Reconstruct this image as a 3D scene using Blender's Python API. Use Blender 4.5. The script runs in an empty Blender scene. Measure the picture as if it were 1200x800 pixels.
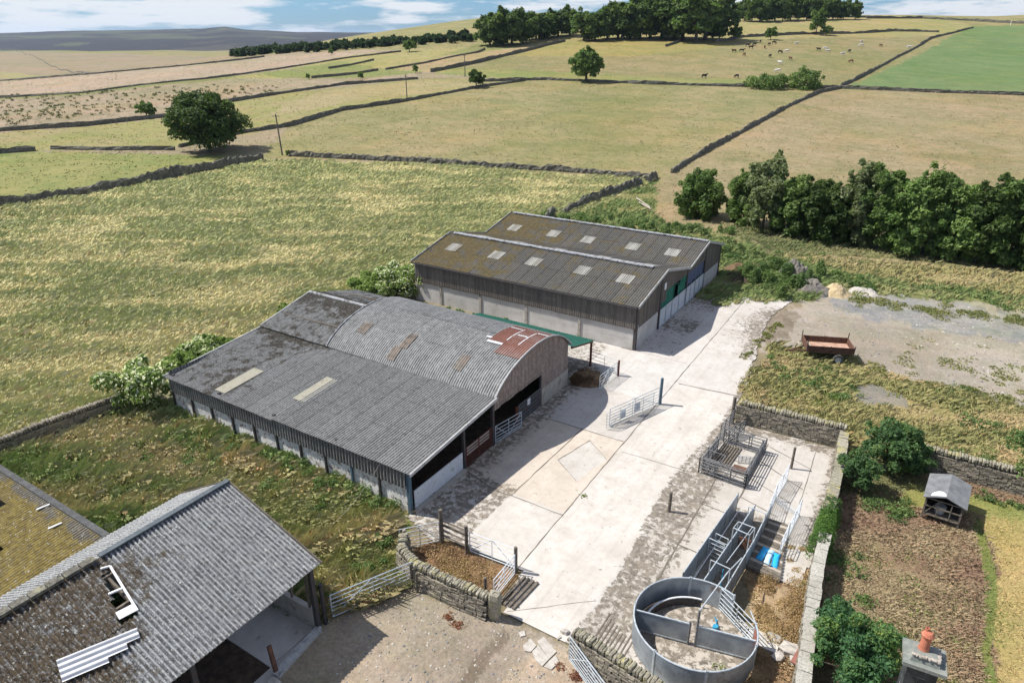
import bpy, math, random
import numpy as np
from mathutils import Vector
rnd = random.Random(7)
NR = np.random.RandomState(11)
scene = bpy.context.scene
COL = scene.collection
R_ = math.radians

# ------------------------------------------------------------------ camera
CAM_H = 20.0
PITCH = R_(23.93)
YAW = R_(32.146)
cam_d = bpy.data.cameras.new('camera'); cam = bpy.data.objects.new('camera', cam_d); COL.objects.link(cam)
cam.location = (0, 0, CAM_H)
cam.rotation_euler = (math.pi/2 - PITCH, 0, YAW)
cam_d.sensor_width = 36; cam_d.lens = 24.0
cam_d.clip_start = 0.1; cam_d.clip_end = 30000
scene.camera = cam

# ------------------------------------------------------------------ light
SUN_EL = R_(53.0)
SHADOW = Vector((0.944, 0.33, 0)).normalized()          # direction in which shadows fall
sd = bpy.data.lights.new('sun', 'SUN'); so = bpy.data.objects.new('sun', sd); COL.objects.link(so)
sd.energy = 5.0; sd.angle = R_(0.53); sd.color = (1.0, 0.955, 0.89)
ldir = Vector((SHADOW.x*math.cos(SUN_EL), SHADOW.y*math.cos(SUN_EL), -math.sin(SUN_EL)))
so.rotation_euler = ldir.to_track_quat('-Z', 'Y').to_euler()
so.location = (-40, -10, 60)
world = bpy.data.worlds.new('World'); scene.world = world; world.use_nodes = True
wn = world.node_tree.nodes; wl = world.node_tree.links; wn.clear()
sky = wn.new('ShaderNodeTexSky'); sky.sky_type = 'NISHITA'; sky.sun_disc = False
sky.sun_elevation = SUN_EL
sky.sun_rotation = math.atan2(-SHADOW.x, -SHADOW.y) % (2*math.pi)
sky.air_density = 1.0; sky.dust_density = 0.6; sky.ozone_density = 2.0
bg = wn.new('ShaderNodeBackground'); bg.inputs['Strength'].default_value = 0.085
bgc = wn.new('ShaderNodeBackground'); bgc.inputs['Color'].default_value = (0.93, 0.96, 1.0, 1); bgc.inputs['Strength'].default_value = 0.66
tc = wn.new('ShaderNodeTexCoord'); mp = wn.new('ShaderNodeMapping'); mp.inputs['Scale'].default_value = (1, 1, 6.5)
mp.inputs['Location'].default_value = (0.3, 0.9, 0)
n1 = wn.new('ShaderNodeTexNoise'); n1.inputs['Scale'].default_value = 6.5; n1.inputs['Detail'].default_value = 9; n1.inputs['Roughness'].default_value = 0.58
rp = wn.new('ShaderNodeValToRGB'); rp.color_ramp.elements[0].position = 0.47; rp.color_ramp.elements[1].position = 0.57
rp.color_ramp.elements[0].color = (0.08, 0.08, 0.08, 1); rp.color_ramp.elements[1].color = (0.95, 0.95, 0.95, 1)
mxs = wn.new('ShaderNodeMixShader'); wo = wn.new('ShaderNodeOutputWorld')
wl.new(tc.outputs['Generated'], mp.inputs['Vector']); wl.new(mp.outputs[0], n1.inputs['Vector']); wl.new(n1.outputs['Fac'], rp.inputs[0])
tint = wn.new('ShaderNodeMixRGB'); tint.blend_type = 'MULTIPLY'; tint.inputs[0].default_value = 1; tint.inputs[2].default_value = (0.36, 0.66, 1.08, 1)
wl.new(sky.outputs[0], tint.inputs[1]); wl.new(tint.outputs[0], bg.inputs['Color'])
wl.new(rp.outputs[0], mxs.inputs[0]); wl.new(bg.outputs[0], mxs.inputs[1]); wl.new(bgc.outputs[0], mxs.inputs[2]); wl.new(mxs.outputs[0], wo.inputs['Surface'])
scene.view_settings.view_transform = 'Standard'; scene.view_settings.look = 'None'
scene.view_settings.exposure = 0.50; scene.view_settings.gamma = 1.0
scene.view_settings.use_curve_mapping = False
HAZE = 0.00005

# ------------------------------------------------------------------ numeric helpers
def hash2(ix, iy, s=0):
    ix = ix.astype(np.int64); iy = iy.astype(np.int64)
    h = (ix*374761393 + iy*668265263 + s*974634777) & 0xffffffff
    h = ((h ^ (h >> 13))*1274126177) & 0xffffffff
    h = h ^ (h >> 16)
    return (h & 0xffff)/65535.0
def vnoise(x, y, s=0):
    x = np.asarray(x, float); y = np.asarray(y, float)
    ix = np.floor(x); iy = np.floor(y); fx = x-ix; fy = y-iy
    fx = fx*fx*(3-2*fx); fy = fy*fy*(3-2*fy)
    a = hash2(ix, iy, s); b = hash2(ix+1, iy, s); c = hash2(ix, iy+1, s); d = hash2(ix+1, iy+1, s)
    return (a*(1-fx)+b*fx)*(1-fy)+(c*(1-fx)+d*fx)*fy
def fbm(x, y, o=4, s=0):
    t = 0; a = 0.5; n = 0
    for i in range(o):
        t = t+a*vnoise(x*2**i, y*2**i, s+i*7); n += a; a *= .5
    return t/n
def sstep(a, b, x):
    t = np.clip((np.asarray(x, float)-a)/(b-a), 0, 1); return t*t*(3-2*t)

# ------------------------------------------------------------------ terrain
FX, FY = -math.sin(YAW), math.cos(YAW); RX, RY = math.cos(YAW), math.sin(YAW)
_k = np.array([(-400,0),(85,0),(110,.8),(150,3),(200,6.5),(250,10.5),(300,15),(350,20.3),(400,26),(450,31),(500,34.6),(540,36),(600,35),(700,29),(900,14),(1100,5),(1400,0),(2500,0)])
_fs = np.arange(-400, 2500, 5.0); _pz = np.interp(_fs, _k[:, 0], _k[:, 1])
_w = np.exp(-0.5*(np.arange(-8, 9)/3.0)**2); _w /= _w.sum(); _pz = np.convolve(np.pad(_pz, 8, mode='edge'), _w, 'valid')
_mx = np.array([-9000, -3086, -2600, -2100, -1850, -1720, -1600, -1300, -900, -500, -200, 9000.])
_mz = np.array([45, 47, 60, 66, 72, 82, 66, 52, 50, 50, 60, 50.])
def Tz(x, y):
    x = np.asarray(x, float); y = np.asarray(y, float)
    r = x*RX+y*RY; f = x*FX+y*FY
    z = np.interp(f, _fs, _pz)*sstep(-300, 40, r)
    z = z+sstep(110, 260, f)*2.2*(fbm(x/90+3, y/90, 2, 5)-.5)*2
    # the low bank behind the twin-gabled shed
    dx = np.clip((x+38)/24, 0, 1); cy = 67+3.2*dx
    z = z+1.5*np.exp(-((y-cy)/3.0)**2)*sstep(-44, -37, x)*(1-sstep(-16, -12, x))
    # valley, then the far moor
    z = z-22*sstep(1250, 1900, f)*(1-sstep(2400, 3000, f))
    z = z+sstep(2300, 4500, f)*(np.interp(r*4500/np.maximum(f, 100), _mx, _mz)+4*(fbm(x/240, y/240, 3, 9)-.5))
    return z
def ray(px, py):
    a = (px-600)/800.0; b = (py-400)/800.0
    h = math.cos(PITCH)-b*math.sin(PITCH)
    return (a*RX+h*FX, a*RY+h*FY, -math.sin(PITCH)-b*math.cos(PITCH))
def at(px, py, dz=0.0):
    """point of the terrain (raised by dz) that shows at a place of the photograph"""
    d = ray(px, py); t = 8*1.004**np.arange(1900)
    g = CAM_H+d[2]*t-dz-Tz(d[0]*t, d[1]*t)
    i = np.argmax(g < 0)
    if g[i] >= 0: i = len(t)-1
    lo, hi = t[max(i-1, 0)], t[i]
    for _ in range(25):
        m = .5*(lo+hi)
        if CAM_H+d[2]*m-dz-float(Tz(d[0]*m, d[1]*m)) < 0: hi = m
        else: lo = m
    return Vector((d[0]*hi, d[1]*hi, CAM_H+d[2]*hi))
def atz(px, py, z):
    d = ray(px, py); t = (z-CAM_H)/d[2]; return Vector((d[0]*t, d[1]*t, z))
def atx(px, py, X):
    d = ray(px, py); t = X/d[0]; return Vector((X, d[1]*t, CAM_H+d[2]*t))
def aty(px, py, Y):
    d = ray(px, py); t = Y/d[1]; return Vector((d[0]*t, Y, CAM_H+d[2]*t))
def atplane(px, py, p, n):
    d = Vector(ray(px, py)); c = Vector((0, 0, CAM_H)); t = (Vector(p)-c).dot(n)/d.dot(n); return c+d*t
def inpoly(X, Y, P):
    n = len(P); c = np.zeros(X.shape, bool); j = n-1
    for i in range(n):
        xi, yi = P[i][0], P[i][1]; xj, yj = P[j][0], P[j][1]
        if yi != yj:
            c ^= ((yi > Y) != (yj > Y)) & (X < (xj-xi)*(Y-yi)/(yj-yi)+xi)
        j = i
    return c

# ------------------------------------------------------------------ mesh builder
class MB:
    def __init__(s): s.v = []; s.f = []; s.uv = None; s.attr = {}
    def add(s, vs, fs):
        n = len(s.v); s.v.extend([tuple(q) for q in vs]); s.f.extend([tuple(i+n for i in q) for q in fs]); return s
    def box(s, c, d, rz=0, jit=0, tilt=(0, 0)):
        cx, cy, cz = c; hx, hy, hz = d[0]/2, d[1]/2, d[2]/2; cs, sn = math.cos(rz), math.sin(rz); vs = []
        for z in (-1, 1):
            for y in (-1, 1):
                for x in (-1, 1):
                    a, b, e = x*hx, y*hy, z*hz
                    if jit: a += rnd.uniform(-jit, jit); b += rnd.uniform(-jit, jit); e += rnd.uniform(-jit, jit)
                    e2 = e+a*tilt[0]+b*tilt[1]
                    vs.append((cx+a*cs-b*sn, cy+a*sn+b*cs, cz+e2))
        return s.add(vs, [(0, 2, 3, 1), (4, 5, 7, 6), (0, 1, 5, 4), (2, 6, 7, 3), (0, 4, 6, 2), (1, 3, 7, 5)])
    def bb(s, x0, y0, z0, x1, y1, z1): return s.box(((x0+x1)/2, (y0+y1)/2, (z0+z1)/2), (abs(x1-x0), abs(y1-y0), abs(z1-z0)))
    def beam(s, p, q, w, h):
        """rectangular bar from p to q, w sideways, h upwards"""
        p = Vector(p); q = Vector(q); d = (q-p).normalized()
        up = Vector((0, 0, 1)) if abs(d.z) < .95 else Vector((1, 0, 0))
        a = d.cross(up).normalized(); b = a.cross(d).normalized()
        vs = [e+a*(i*w/2)+b*(j*h/2) for e in (p, q) for i, j in ((-1, -1), (1, -1), (1, 1), (-1, 1))]
        return s.add(vs, [(3, 2, 1, 0), (4, 5, 6, 7), (0, 1, 5, 4), (1, 2, 6, 5), (2, 3, 7, 6), (3, 0, 4, 7)])
    def tube(s, p, q, r, n=6, r2=None):
        p = Vector(p); q = Vector(q); d = (q-p).normalized(); r2 = r if r2 is None else r2
        up = Vector((0, 0, 1)) if abs(d.z) < .95 else Vector((1, 0, 0))
        a = d.cross(up).normalized(); b = a.cross(d)
        vs = []
        for e, rr in ((p, r), (q, r2)):
            for k in range(n):
                t = 2*math.pi*k/n; vs.append(e+a*(rr*math.cos(t))+b*(rr*math.sin(t)))
        fs = [(k, (k+1) % n, n+(k+1) % n, n+k) for k in range(n)]+[tuple(range(n-1, -1, -1)), tuple(range(n, 2*n))]
        return s.add(vs, fs)
    def path(s, pts, r, n=6):
        for a, b in zip(pts[:-1], pts[1:]): s.tube(a, b, r, n)
        return s
    def prism(s, poly, z0, z1):
        n = len(poly); vs = [(p[0], p[1], z0) for p in poly]+[(p[0], p[1], z1) for p in poly]
        return s.add(vs, [tuple(range(n-1, -1, -1)), tuple(range(n, 2*n))]+[(k, (k+1) % n, n+(k+1) % n, n+k) for k in range(n)])
    def lathe(s, c, prof, n=20, a0=0, a1=2*math.pi):
        full = abs(a1-a0-2*math.pi) < 1e-6; m = n if full else n+1; vs = []
        for r, z in prof:
            for k in range(m):
                t = a0+(a1-a0)*k/n; vs.append((c[0]+r*math.cos(t), c[1]+r*math.sin(t), c[2]+z))
        fs = []
        for i in range(len(prof)-1):
            for k in range(n):
                fs.append((i*m+k, i*m+(k+1) % m, (i+1)*m+(k+1) % m, (i+1)*m+k))
        return s.add(vs, fs)
    def rock(s, c, d, rz=0, jit=.12, e=.6):
        """a rounded lump"""
        ns, nr = 7, 5; vs = []; cs, sn = math.cos(rz), math.sin(rz)
        sg = lambda v: math.copysign(abs(v)**e, v)
        for i in range(nr+1):
            ph = -math.pi/2+math.pi*i/nr
            for k in range(ns):
                t = 2*math.pi*k/ns; j = 1+rnd.uniform(-jit, jit)
                a = sg(math.cos(ph))*sg(math.cos(t))*d[0]/2*j; b = sg(math.cos(ph))*sg(math.sin(t))*d[1]/2*j; q = sg(math.sin(ph))*d[2]/2*j
                vs.append((c[0]+a*cs-b*sn, c[1]+a*sn+b*cs, c[2]+q))
        fs = [(i*ns+k, i*ns+(k+1) % ns, (i+1)*ns+(k+1) % ns, (i+1)*ns+k) for i in range(nr) for k in range(ns)]
        return s.add(vs, fs)

def thing(name, label, cat, loc=(0, 0, 0), rz=0, group=None):
    o = bpy.data.objects.new(name, None); COL.objects.link(o); o.empty_display_size = .3
    o.location = loc; o.rotation_euler = (0, 0, rz); o['label'] = label; o['category'] = cat
    if group: o['group'] = group
    return o
def tag(o, label, cat, group=None):
    o['label'] = label; o['category'] = cat
    if group: o['group'] = group
    return o
def struct(o): o['kind'] = 'structure'; return o
def mesh_np(name, V, F, mat, parent=None, smooth=False, uv=None, fcol=None, vattr=None, loc=None):
    """V (n,3), F (m,k) arrays"""
    me = bpy.data.meshes.new(name); V = np.asarray(V, np.float32); F = np.asarray(F, np.int32); m, k = F.shape
    me.vertices.add(len(V)); me.vertices.foreach_set('co', V.ravel())
    me.loops.add(m*k); me.loops.foreach_set('vertex_index', F.ravel())
    me.polygons.add(m); me.polygons.foreach_set('loop_start', np.arange(m, dtype=np.int32)*k)
    me.polygons.foreach_set('loop_total', np.full(m, k, np.int32))
    me.polygons.foreach_set('use_smooth', np.full(m, smooth, bool))
    if uv is not None:
        l = me.uv_layers.new(name='UVMap'); l.data.foreach_set('uv', np.asarray(uv, np.float32)[F.ravel()].ravel())
    if fcol is not None:
        a = me.attributes.new('Col', 'FLOAT_COLOR', 'FACE'); c = np.ones((m, 4), np.float32); c[:, :3] = fcol; a.data.foreach_set('color', c.ravel())
    for nm, arr in (vattr or {}).items():
        arr = np.asarray(arr, np.float32)
        if arr.ndim == 1: a = me.attributes.new(nm, 'FLOAT', 'POINT'); a.data.foreach_set('value', arr)
        else:
            a = me.attributes.new(nm, 'FLOAT_COLOR', 'POINT'); c = np.ones((len(arr), 4), np.float32); c[:, :3] = arr[:, :3]; a.data.foreach_set('color', c.ravel())
    me.materials.append(mat); me.update(calc_edges=True)
    o = bpy.data.objects.new(name, me); COL.objects.link(o)
    if parent is not None: o.parent = parent
    if loc is not None: o.location = loc
    return o
def part(name, mb, mat, parent=None, world=False, smooth=False, label=None, vattr=None):
    """ONE mesh object; world=True: vertices are given in world space"""
    off = Vector((0, 0, 0))
    if world and parent is not None: off = Vector(parent.location)
    me = bpy.data.meshes.new(name); me.from_pydata([(v[0]-off.x, v[1]-off.y, v[2]-off.z) for v in mb.v], [], mb.f)
    me.materials.append(mat)
    if smooth: me.polygons.foreach_set('use_smooth', [True]*len(me.polygons))
    for nm, arr in (vattr or {}).items():
        a = me.attributes.new(nm, 'FLOAT', 'POINT'); a.data.foreach_set('value', np.asarray(arr, np.float32))
    o = bpy.data.objects.new(name, me); COL.objects.link(o)
    if parent is not None: o.parent = parent
    if label: o['label'] = label
    return o
def base_loc(mb):
    """put the origin of a world-space single mesh thing at its base centre"""
    V = np.array(mb.v); c = (V.min(0)+V.max(0))/2; c[2] = V[:, 2].min(); return Vector(c)
def single(name, mb, mat, label, cat, group=None, smooth=False):
    c = base_loc(mb); mb.v = [(v[0]-c.x, v[1]-c.y, v[2]-c.z) for v in mb.v]
    o = part(name, mb, mat, smooth=smooth); o.location = c; return tag(o, label, cat, group)
def copy_tree(o, loc=None, rz=None, label=None, scale=None):
    c = o.copy(); COL.objects.link(c)
    if loc is not None: c.location = loc
    if rz is not None: c.rotation_euler = (0, 0, rz)
    if scale is not None: c.scale = (scale, scale, scale) if not hasattr(scale, '__len__') else scale
    if label: c['label'] = label
    for ch in list(o.children):
        d = ch.copy(); COL.objects.link(d); d.parent = c
        for g in list(ch.children):
            e = g.copy(); COL.objects.link(e); e.parent = d
    return c
# ------------------------------------------------------------------ materials
class NT:
    def __init__(s, name):
        s.m = bpy.data.materials.new(name); s.m.use_nodes = True; s.t = s.m.node_tree; s.n = s.t.nodes; s.l = s.t.links; s.n.clear()
        s.out = s.n.new('ShaderNodeOutputMaterial'); s.p = s.n.new('ShaderNodeBsdfPrincipled'); s.l.new(s.p.outputs[0], s.out.inputs['Surface'])
        s.geo = s.n.new('ShaderNodeNewGeometry'); s.pos = s.geo.outputs['Position']
    def noise(s, scale, det=4, rough=.6, vec=None, out='Fac', dist=0, stretch=None):
        n = s.n.new('ShaderNodeTexNoise'); n.inputs['Scale'].default_value = scale; n.inputs['Detail'].default_value = det; n.inputs['Roughness'].default_value = rough
        n.inputs['Distortion'].default_value = dist
        v = vec if vec is not None else s.pos
        if stretch is not None: v = s.mapping(v, stretch)
        s.l.new(v, n.inputs['Vector']); return n.outputs[out]
    def mapping(s, v, sc, loc=(0, 0, 0)):
        m = s.n.new('ShaderNodeMapping'); m.inputs['Scale'].default_value = sc; m.inputs['Location'].default_value = loc; s.l.new(v, m.inputs['Vector']); return m.outputs[0]
    def voro(s, scale, vec=None, out='Distance', feat='F1'):
        n = s.n.new('ShaderNodeTexVoronoi'); n.feature = feat; n.inputs['Scale'].default_value = scale; s.l.new(vec if vec is not None else s.pos, n.inputs['Vector']); return n.outputs[out]
    def ramp(s, fac, stops):
        n = s.n.new('ShaderNodeValToRGB'); cr = n.color_ramp
        while len(cr.elements) > 1: cr.elements.remove(cr.elements[0])
        cr.elements[0].position = stops[0][0]; cr.elements[0].color = c4(stops[0][1])
        for p, c in stops[1:]: e = cr.elements.new(p); e.color = c4(c)
        s.l.new(fac, n.inputs[0]); return n.outputs[0]
    def mix(s, fac, a, b, mode='MIX'):
        n = s.n.new('ShaderNodeMixRGB'); n.blend_type = mode
        for i, v in ((0, fac), (1, a), (2, b)):
            if hasattr(v, 'links'): s.l.new(v, n.inputs[i])
            elif i == 0: n.inputs[0].default_value = v
            else: n.inputs[i].default_value = c4(v)
        return n.outputs[0]
    def math(s, op, a, b=0.0, clamp=False):
        n = s.n.new('ShaderNodeMath'); n.operation = op; n.use_clamp = clamp
        for i, v in ((0, a), (1, b)):
            if hasattr(v, 'links'): s.l.new(v, n.inputs[i])
            else: n.inputs[i].default_value = v
        return n.outputs[0]
    def attr(s, nm, out='Color'):
        n = s.n.new('ShaderNodeAttribute'); n.attribute_name = nm; return n.outputs[out]
    def bump(s, h, strength=.3, dist=.02):
        b = s.n.new('ShaderNodeBump'); b.inputs['Strength'].default_value = strength; b.inputs['Distance'].default_value = dist
        s.l.new(h, b.inputs['Height']); s.l.new(b.outputs[0], s.p.inputs['Normal'])
    def done(s, col, rough=.9, metal=0, spec=.3):
        if hasattr(col, 'links'): s.l.new(col, s.p.inputs['Base Color'])
        else: s.p.inputs['Base Color'].default_value = c4(col)
        if hasattr(rough, 'links'): s.l.new(rough, s.p.inputs['Roughness'])
        else: s.p.inputs['Roughness'].default_value = rough
        s.p.inputs['Metallic'].default_value = metal; s.p.inputs['Specular IOR Level'].default_value = spec
        return s.m
def c4(c):
    if isinstance(c, (int, float)): return (c, c, c, 1)
    return (c[0], c[1], c[2], 1)
def g(v, d=0): return (v, v, v)

def simple(name, a, b, scale=3, rough=.8, metal=0, bump=0, bscale=20, grime=None, gs=1.2, gt=.55, spec=.3):
    t = NT(name); c = t.mix(t.ramp(t.noise(scale, 5), [(.35, 0), (.65, 1)]), a, b)
    if grime is not None: c = t.mix(t.ramp(t.noise(gs, 6, .7), [(gt, 0), (gt+.12, 1)]), c, grime)
    if bump: t.bump(t.noise(bscale, 4), bump, .02)
    return t.done(c, rough, metal, spec)

def roofmat(name, c1, c2, sheet=(1.05, 2.6), lichen=.5, lichen_col=(.42, .43, .40), moss_col=(.05, .04, .02), moss_scale=1.6, seam=.5, rough=.85, moss_col2=None, fine=30, tintvar=.35, streak=.35, pitch=.15, valley=.55, vscale=3.2, fleck=0):
    t = NT(name)
    uvn = t.n.new('ShaderNodeTexCoord'); sp = t.n.new('ShaderNodeSeparateXYZ'); t.l.new(uvn.outputs['UV'], sp.inputs[0])
    u = t.math('DIVIDE', sp.outputs[0], sheet[0]); v = t.math('DIVIDE', sp.outputs[1], sheet[1])
    cb = t.n.new('ShaderNodeCombineXYZ'); t.l.new(t.math('FLOOR', u), cb.inputs[0]); t.l.new(t.math('FLOOR', v), cb.inputs[1])
    wnz = t.n.new('ShaderNodeTexWhiteNoise'); wnz.noise_dimensions = '2D'; t.l.new(cb.outputs[0], wnz.inputs['Vector'])
    base = t.mix(wnz.outputs['Value'], c1, c2)
    base = t.mix(tintvar, base, t.mix(t.ramp(t.noise(.35, 4), [(.35, 0), (.65, 1)]), c1, c2))
    # rain streaks down the slope, lichen specks, moss
    st = t.noise(1.0, 4, .7, vec=t.mapping(uvn.outputs['UV'], (9, .7, 1)))
    base = t.mix(t.math('MULTIPLY', t.ramp(st, [(.5, 0), (.72, 1)]), streak), base, tuple(x*.45 for x in c1))
    sp1 = t.ramp(t.noise(fine*.45, 6, .75), [(.60-.1*lichen, 0), (.64-.08*lichen, 1)])
    base = t.mix(t.math('MULTIPLY', sp1, min(1, lichen*1.1)), base, lichen_col)
    dk = t.ramp(t.noise(fine*.3, 6, .75, dist=.5), [(.57, 0), (.62, 1)])
    base = t.mix(t.math('MULTIPLY', dk, .55), base, tuple(x*.3 for x in c1))
    if seam:
        fr = t.math('FRACT', u); s1 = t.math('LESS_THAN', fr, .045)
        fv = t.math('FRACT', v); s2 = t.math('LESS_THAN', fv, .035/sheet[1])
        base = t.mix(t.math('MULTIPLY', t.math('MAXIMUM', s1, s2), seam), base, tuple(x*.25 for x in c1))
    if valley:   # patchy darker tone in the troughs of the sheet, lichen colour on the crests
        sn = t.math('SINE', t.math('MULTIPLY', sp.outputs[0], 2*math.pi/pitch))
        vf = t.math('MULTIPLY', t.ramp(sn, [(0.0, 1), (.35, 0)]), t.ramp(t.noise(vscale, 5, .8), [(.38, .15), (.56, 1)]))
        base = t.mix(t.math('MULTIPLY', vf, valley), base, tuple(x*.28 for x in c1))
        cf = t.math('MULTIPLY', t.ramp(sn, [(.6, 0), (.9, 1)]), t.ramp(t.noise(5, 6, .8), [(.42, 0), (.58, 1)]))
        base = t.mix(t.math('MULTIPLY', cf, .5*min(1, lichen*2.2)), base, lichen_col)
    m = t.attr('moss', 'Fac')
    mo = t.math('ADD', t.noise(moss_scale, 8, .72), t.math('MULTIPLY', m, .62))
    mf = t.math('MULTIPLY', t.ramp(mo, [(.74, 0), (.84, 1)]), 1.0)
    mf = t.math('MULTIPLY', mf, t.ramp(t.noise(11, 4, .7), [(.36, .35), (.5, 1)]))
    mc = t.mix(t.ramp(t.noise(5, 5), [(.4, 0), (.6, 1)]), moss_col, moss_col2 if moss_col2 else tuple(min(1, x*2.2) for x in moss_col))
    base = t.mix(mf, base, mc)
    if fleck:   # separate cushions of moss and pale lichen rosettes
        a = t.ramp(t.noise(7.5, 5, .8, dist=.8), [(.585, 0), (.61, 1)]); base = t.mix(t.math('MULTIPLY', a, .85), base, moss_col)
        b = t.ramp(t.noise(10, 3, .7, vec=t.mapping(t.pos, (1, 1, 1), (9, 4, 0))), [(.645, 0), (.66, 1)]); base = t.mix(t.math('MULTIPLY', b, .9), base, (.46, .46, .42))
    t.bump(t.math('ADD', t.noise(22, 5), mf), .35, .03)
    return t.done(base, rough, 0, .25)

M = {}
M['fibre'] = roofmat('fibre_cement', (.120, .122, .122), (.185, .187, .185), lichen=.60, lichen_col=(.34, .34, .32), valley=.6, moss_col=(.028, .024, .018))
M['arch'] = roofmat('galvanised_arch', (.20, .203, .20), (.29, .29, .282), sheet=(.72, 2.4), lichen=.35, lichen_col=(.44, .45, .43), moss_col=(.05, .045, .035), rough=.7, streak=.8, valley=.95)
M['rustroof'] = roofmat('rusty_sheet', (.17, .070, .050), (.22, .10, .075), sheet=(.72, 2.4), lichen=.05, lichen_col=(.3, .15, .1), moss_col=(.1, .04, .03), seam=.3)
M['brownroof'] = roofmat('brown_fibre_cement', (.078, .075, .070), (.112, .104, .090), pitch=.18, valley=.6, sheet=(1.08, 2.75), lichen=.22, lichen_col=(.19, .18, .14), moss_col=(.070, .055, .022), moss_col2=(.12, .09, .035), moss_scale=.9, seam=.85, streak=.3)
M['barnroof'] = roofmat('barn_fibre_cement', (.185, .19, .20), (.235, .24, .25), valley=.95, vscale=5.5, moss_col2=(.075, .055, .032), sheet=(1.05, 2.6), fleck=1, streak=.6, lichen=.8, lichen_col=(.40, .41, .38), moss_col=(.034, .024, .013), moss_scale=2.2, seam=.35, fine=34)
M['mossroof'] = roofmat('mossy_roof', (.13, .12, .10), (.18, .16, .12), sheet=(1.05, 2.6), lichen=.1, moss_col=(.13, .095, .024), moss_col2=(.24, .185, .05), fleck=1, moss_scale=1.0, seam=.2, valley=.8)
M['greenroof'] = roofmat('green_sheet', (.018, .115, .078), (.03, .14, .095), pitch=.2, sheet=(1.0, 4), lichen=.03, moss_col=(.03, .05, .03), seam=.2, rough=.5)
M['clad'] = roofmat('weathered_cladding', (.105, .092, .078), (.19, .17, .145), valley=0, sheet=(.17, 30), lichen=.18, lichen_col=(.28, .27, .24), moss_col=(.04, .035, .03), seam=.75, streak=.6)
M['archclad'] = roofmat('gable_cladding', (.30, .235, .20), (.38, .31, .27), valley=.8, sheet=(.72, 30), lichen=.15, lichen_col=(.45, .4, .36), moss_col=(.09, .06, .04), seam=.1, streak=.7)
M['sideclad'] = roofmat('side_sheets', (.17, .165, .155), (.26, .25, .235), pitch=.2, valley=.8, sheet=(.72, 30), lichen=.3, moss_col=(.04, .035, .03), seam=.4, streak=.6)
M['rooflight'] = simple('roof_light', (.31, .29, .22), (.39, .37, .29), 2, .5, bump=.1, grime=(.25, .23, .17), gs=2)
M['rooflight2'] = simple('grey_roof_light', (.26, .25, .22), (.34, .33, .295), 2, .5, grime=(.22, .21, .18), gs=2)
M['dulllight'] = simple('dull_roof_light', (.13, .105, .085), (.19, .155, .12), 4, .6, grime=(.07, .06, .05), gs=3, gt=.5)
M['whitestrip'] = simple('flashing_tape', (.42, .42, .43), (.56, .56, .56), 6, .4, grime=(.28, .2, .17), gs=4)
M['ridge'] = simple('ridge_tile', (.24, .245, .25), (.36, .37, .38), 5, .8, bump=.2, grime=(.09, .085, .08), gs=3, gt=.5)
M['ridge_dark'] = simple('ridge_flashing', (.055, .07, .08), (.09, .105, .115), 5, .6)
M['barge'] = simple('barge_board', (.34, .34, .33), (.46, .46, .45), 5, .7, grime=(.14, .13, .12), gs=3)
M['panel'] = simple('concrete_panel', (.42, .40, .365), (.52, .50, .47), 1.3, .9, bump=.15, grime=(.20, .18, .15), gs=2.2, gt=.6)
M['whitewash'] = simple('whitewashed_panel', (.60, .59, .56), (.74, .73, .70), 2.0, .9, bump=.3, grime=(.19, .115, .08), gs=3.6, gt=.52)
M['block'] = simple('concrete_block', (.30, .28, .24), (.38, .35, .31), 3, .95, bump=.4, bscale=12, grime=(.14, .13, .10), gs=2)
M['timber'] = simple('weathered_timber', (.10, .085, .065), (.18, .155, .125), 6, .9, bump=.3, bscale=30, grime=(.05, .04, .035), gs=5)
M['timber_pale'] = simple('pale_timber', (.30, .26, .21), (.42, .37, .31), 6, .9, bump=.2)
M['steel_dark'] = simple('dark_steel', (.045, .045, .05), (.085, .08, .08), 8, .6, .3, grime=(.11, .05, .03), gs=4)
M['steel_blue'] = simple('blue_painted_steel', (.06, .11, .15), (.09, .15, .19), 8, .5, 0, grime=(.12, .06, .04), gs=4)
M['red_steel'] = simple('red_oxide_steel', (.10, .030, .020), (.15, .05, .035), 6, .7)
M['galv'] = simple('galvanised_tube', (.36, .40, .42), (.52, .56, .58), 8, .45, .25, spec=.4)
M['galv_white'] = simple('bright_galvanised_tube', (.58, .61, .64), (.72, .75, .77), 8, .45, .1)
M['galv_old'] = simple('weathered_hurdle', (.11, .11, .11), (.22, .22, .22), 10, .7, .2, grime=(.06, .05, .04), gs=6)
M['ring'] = simple('galvanised_sheet', (.22, .25, .28), (.36, .40, .43), 1.6, .45, .4, grime=(.15, .095, .07), gs=1.8, gt=.59)
M['whitesheet'] = simple('white_sheet', (.50, .53, .56), (.62, .65, .68), 2, .5, grime=(.3, .3, .3), gs=2)
M['loosesheet'] = simple('clean_sheet', (.50, .50, .50), (.62, .62, .62), 3, .5, grime=(.25, .24, .22), gs=3, gt=.62)
M['rust'] = simple('rust', (.085, .043, .03), (.15, .078, .05), 5, .9, bump=.2, grime=(.05, .025, .018), gs=4)
M['rust_floor'] = simple('rusty_floor', (.36, .22, .155), (.46, .31, .23), 4, .9, grime=(.25, .12, .08), gs=3)
M['rust_pink'] = simple('red_oxide_plate', (.22, .085, .065), (.27, .12, .095), 5, .8)
M['black'] = simple('black_rubber', (.02, .02, .02), (.035, .035, .035), 5, .7)
M['tyre'] = simple('dusty_tyre', (.05, .048, .045), (.10, .095, .085), 5, .9)
M['rim'] = simple('pale_wheel_rim', (.42, .42, .40), (.58, .58, .56), 5, .6)
M['netting'] = simple('green_netting', (.02, .12, .08), (.035, .19, .13), 9, .8)
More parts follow.
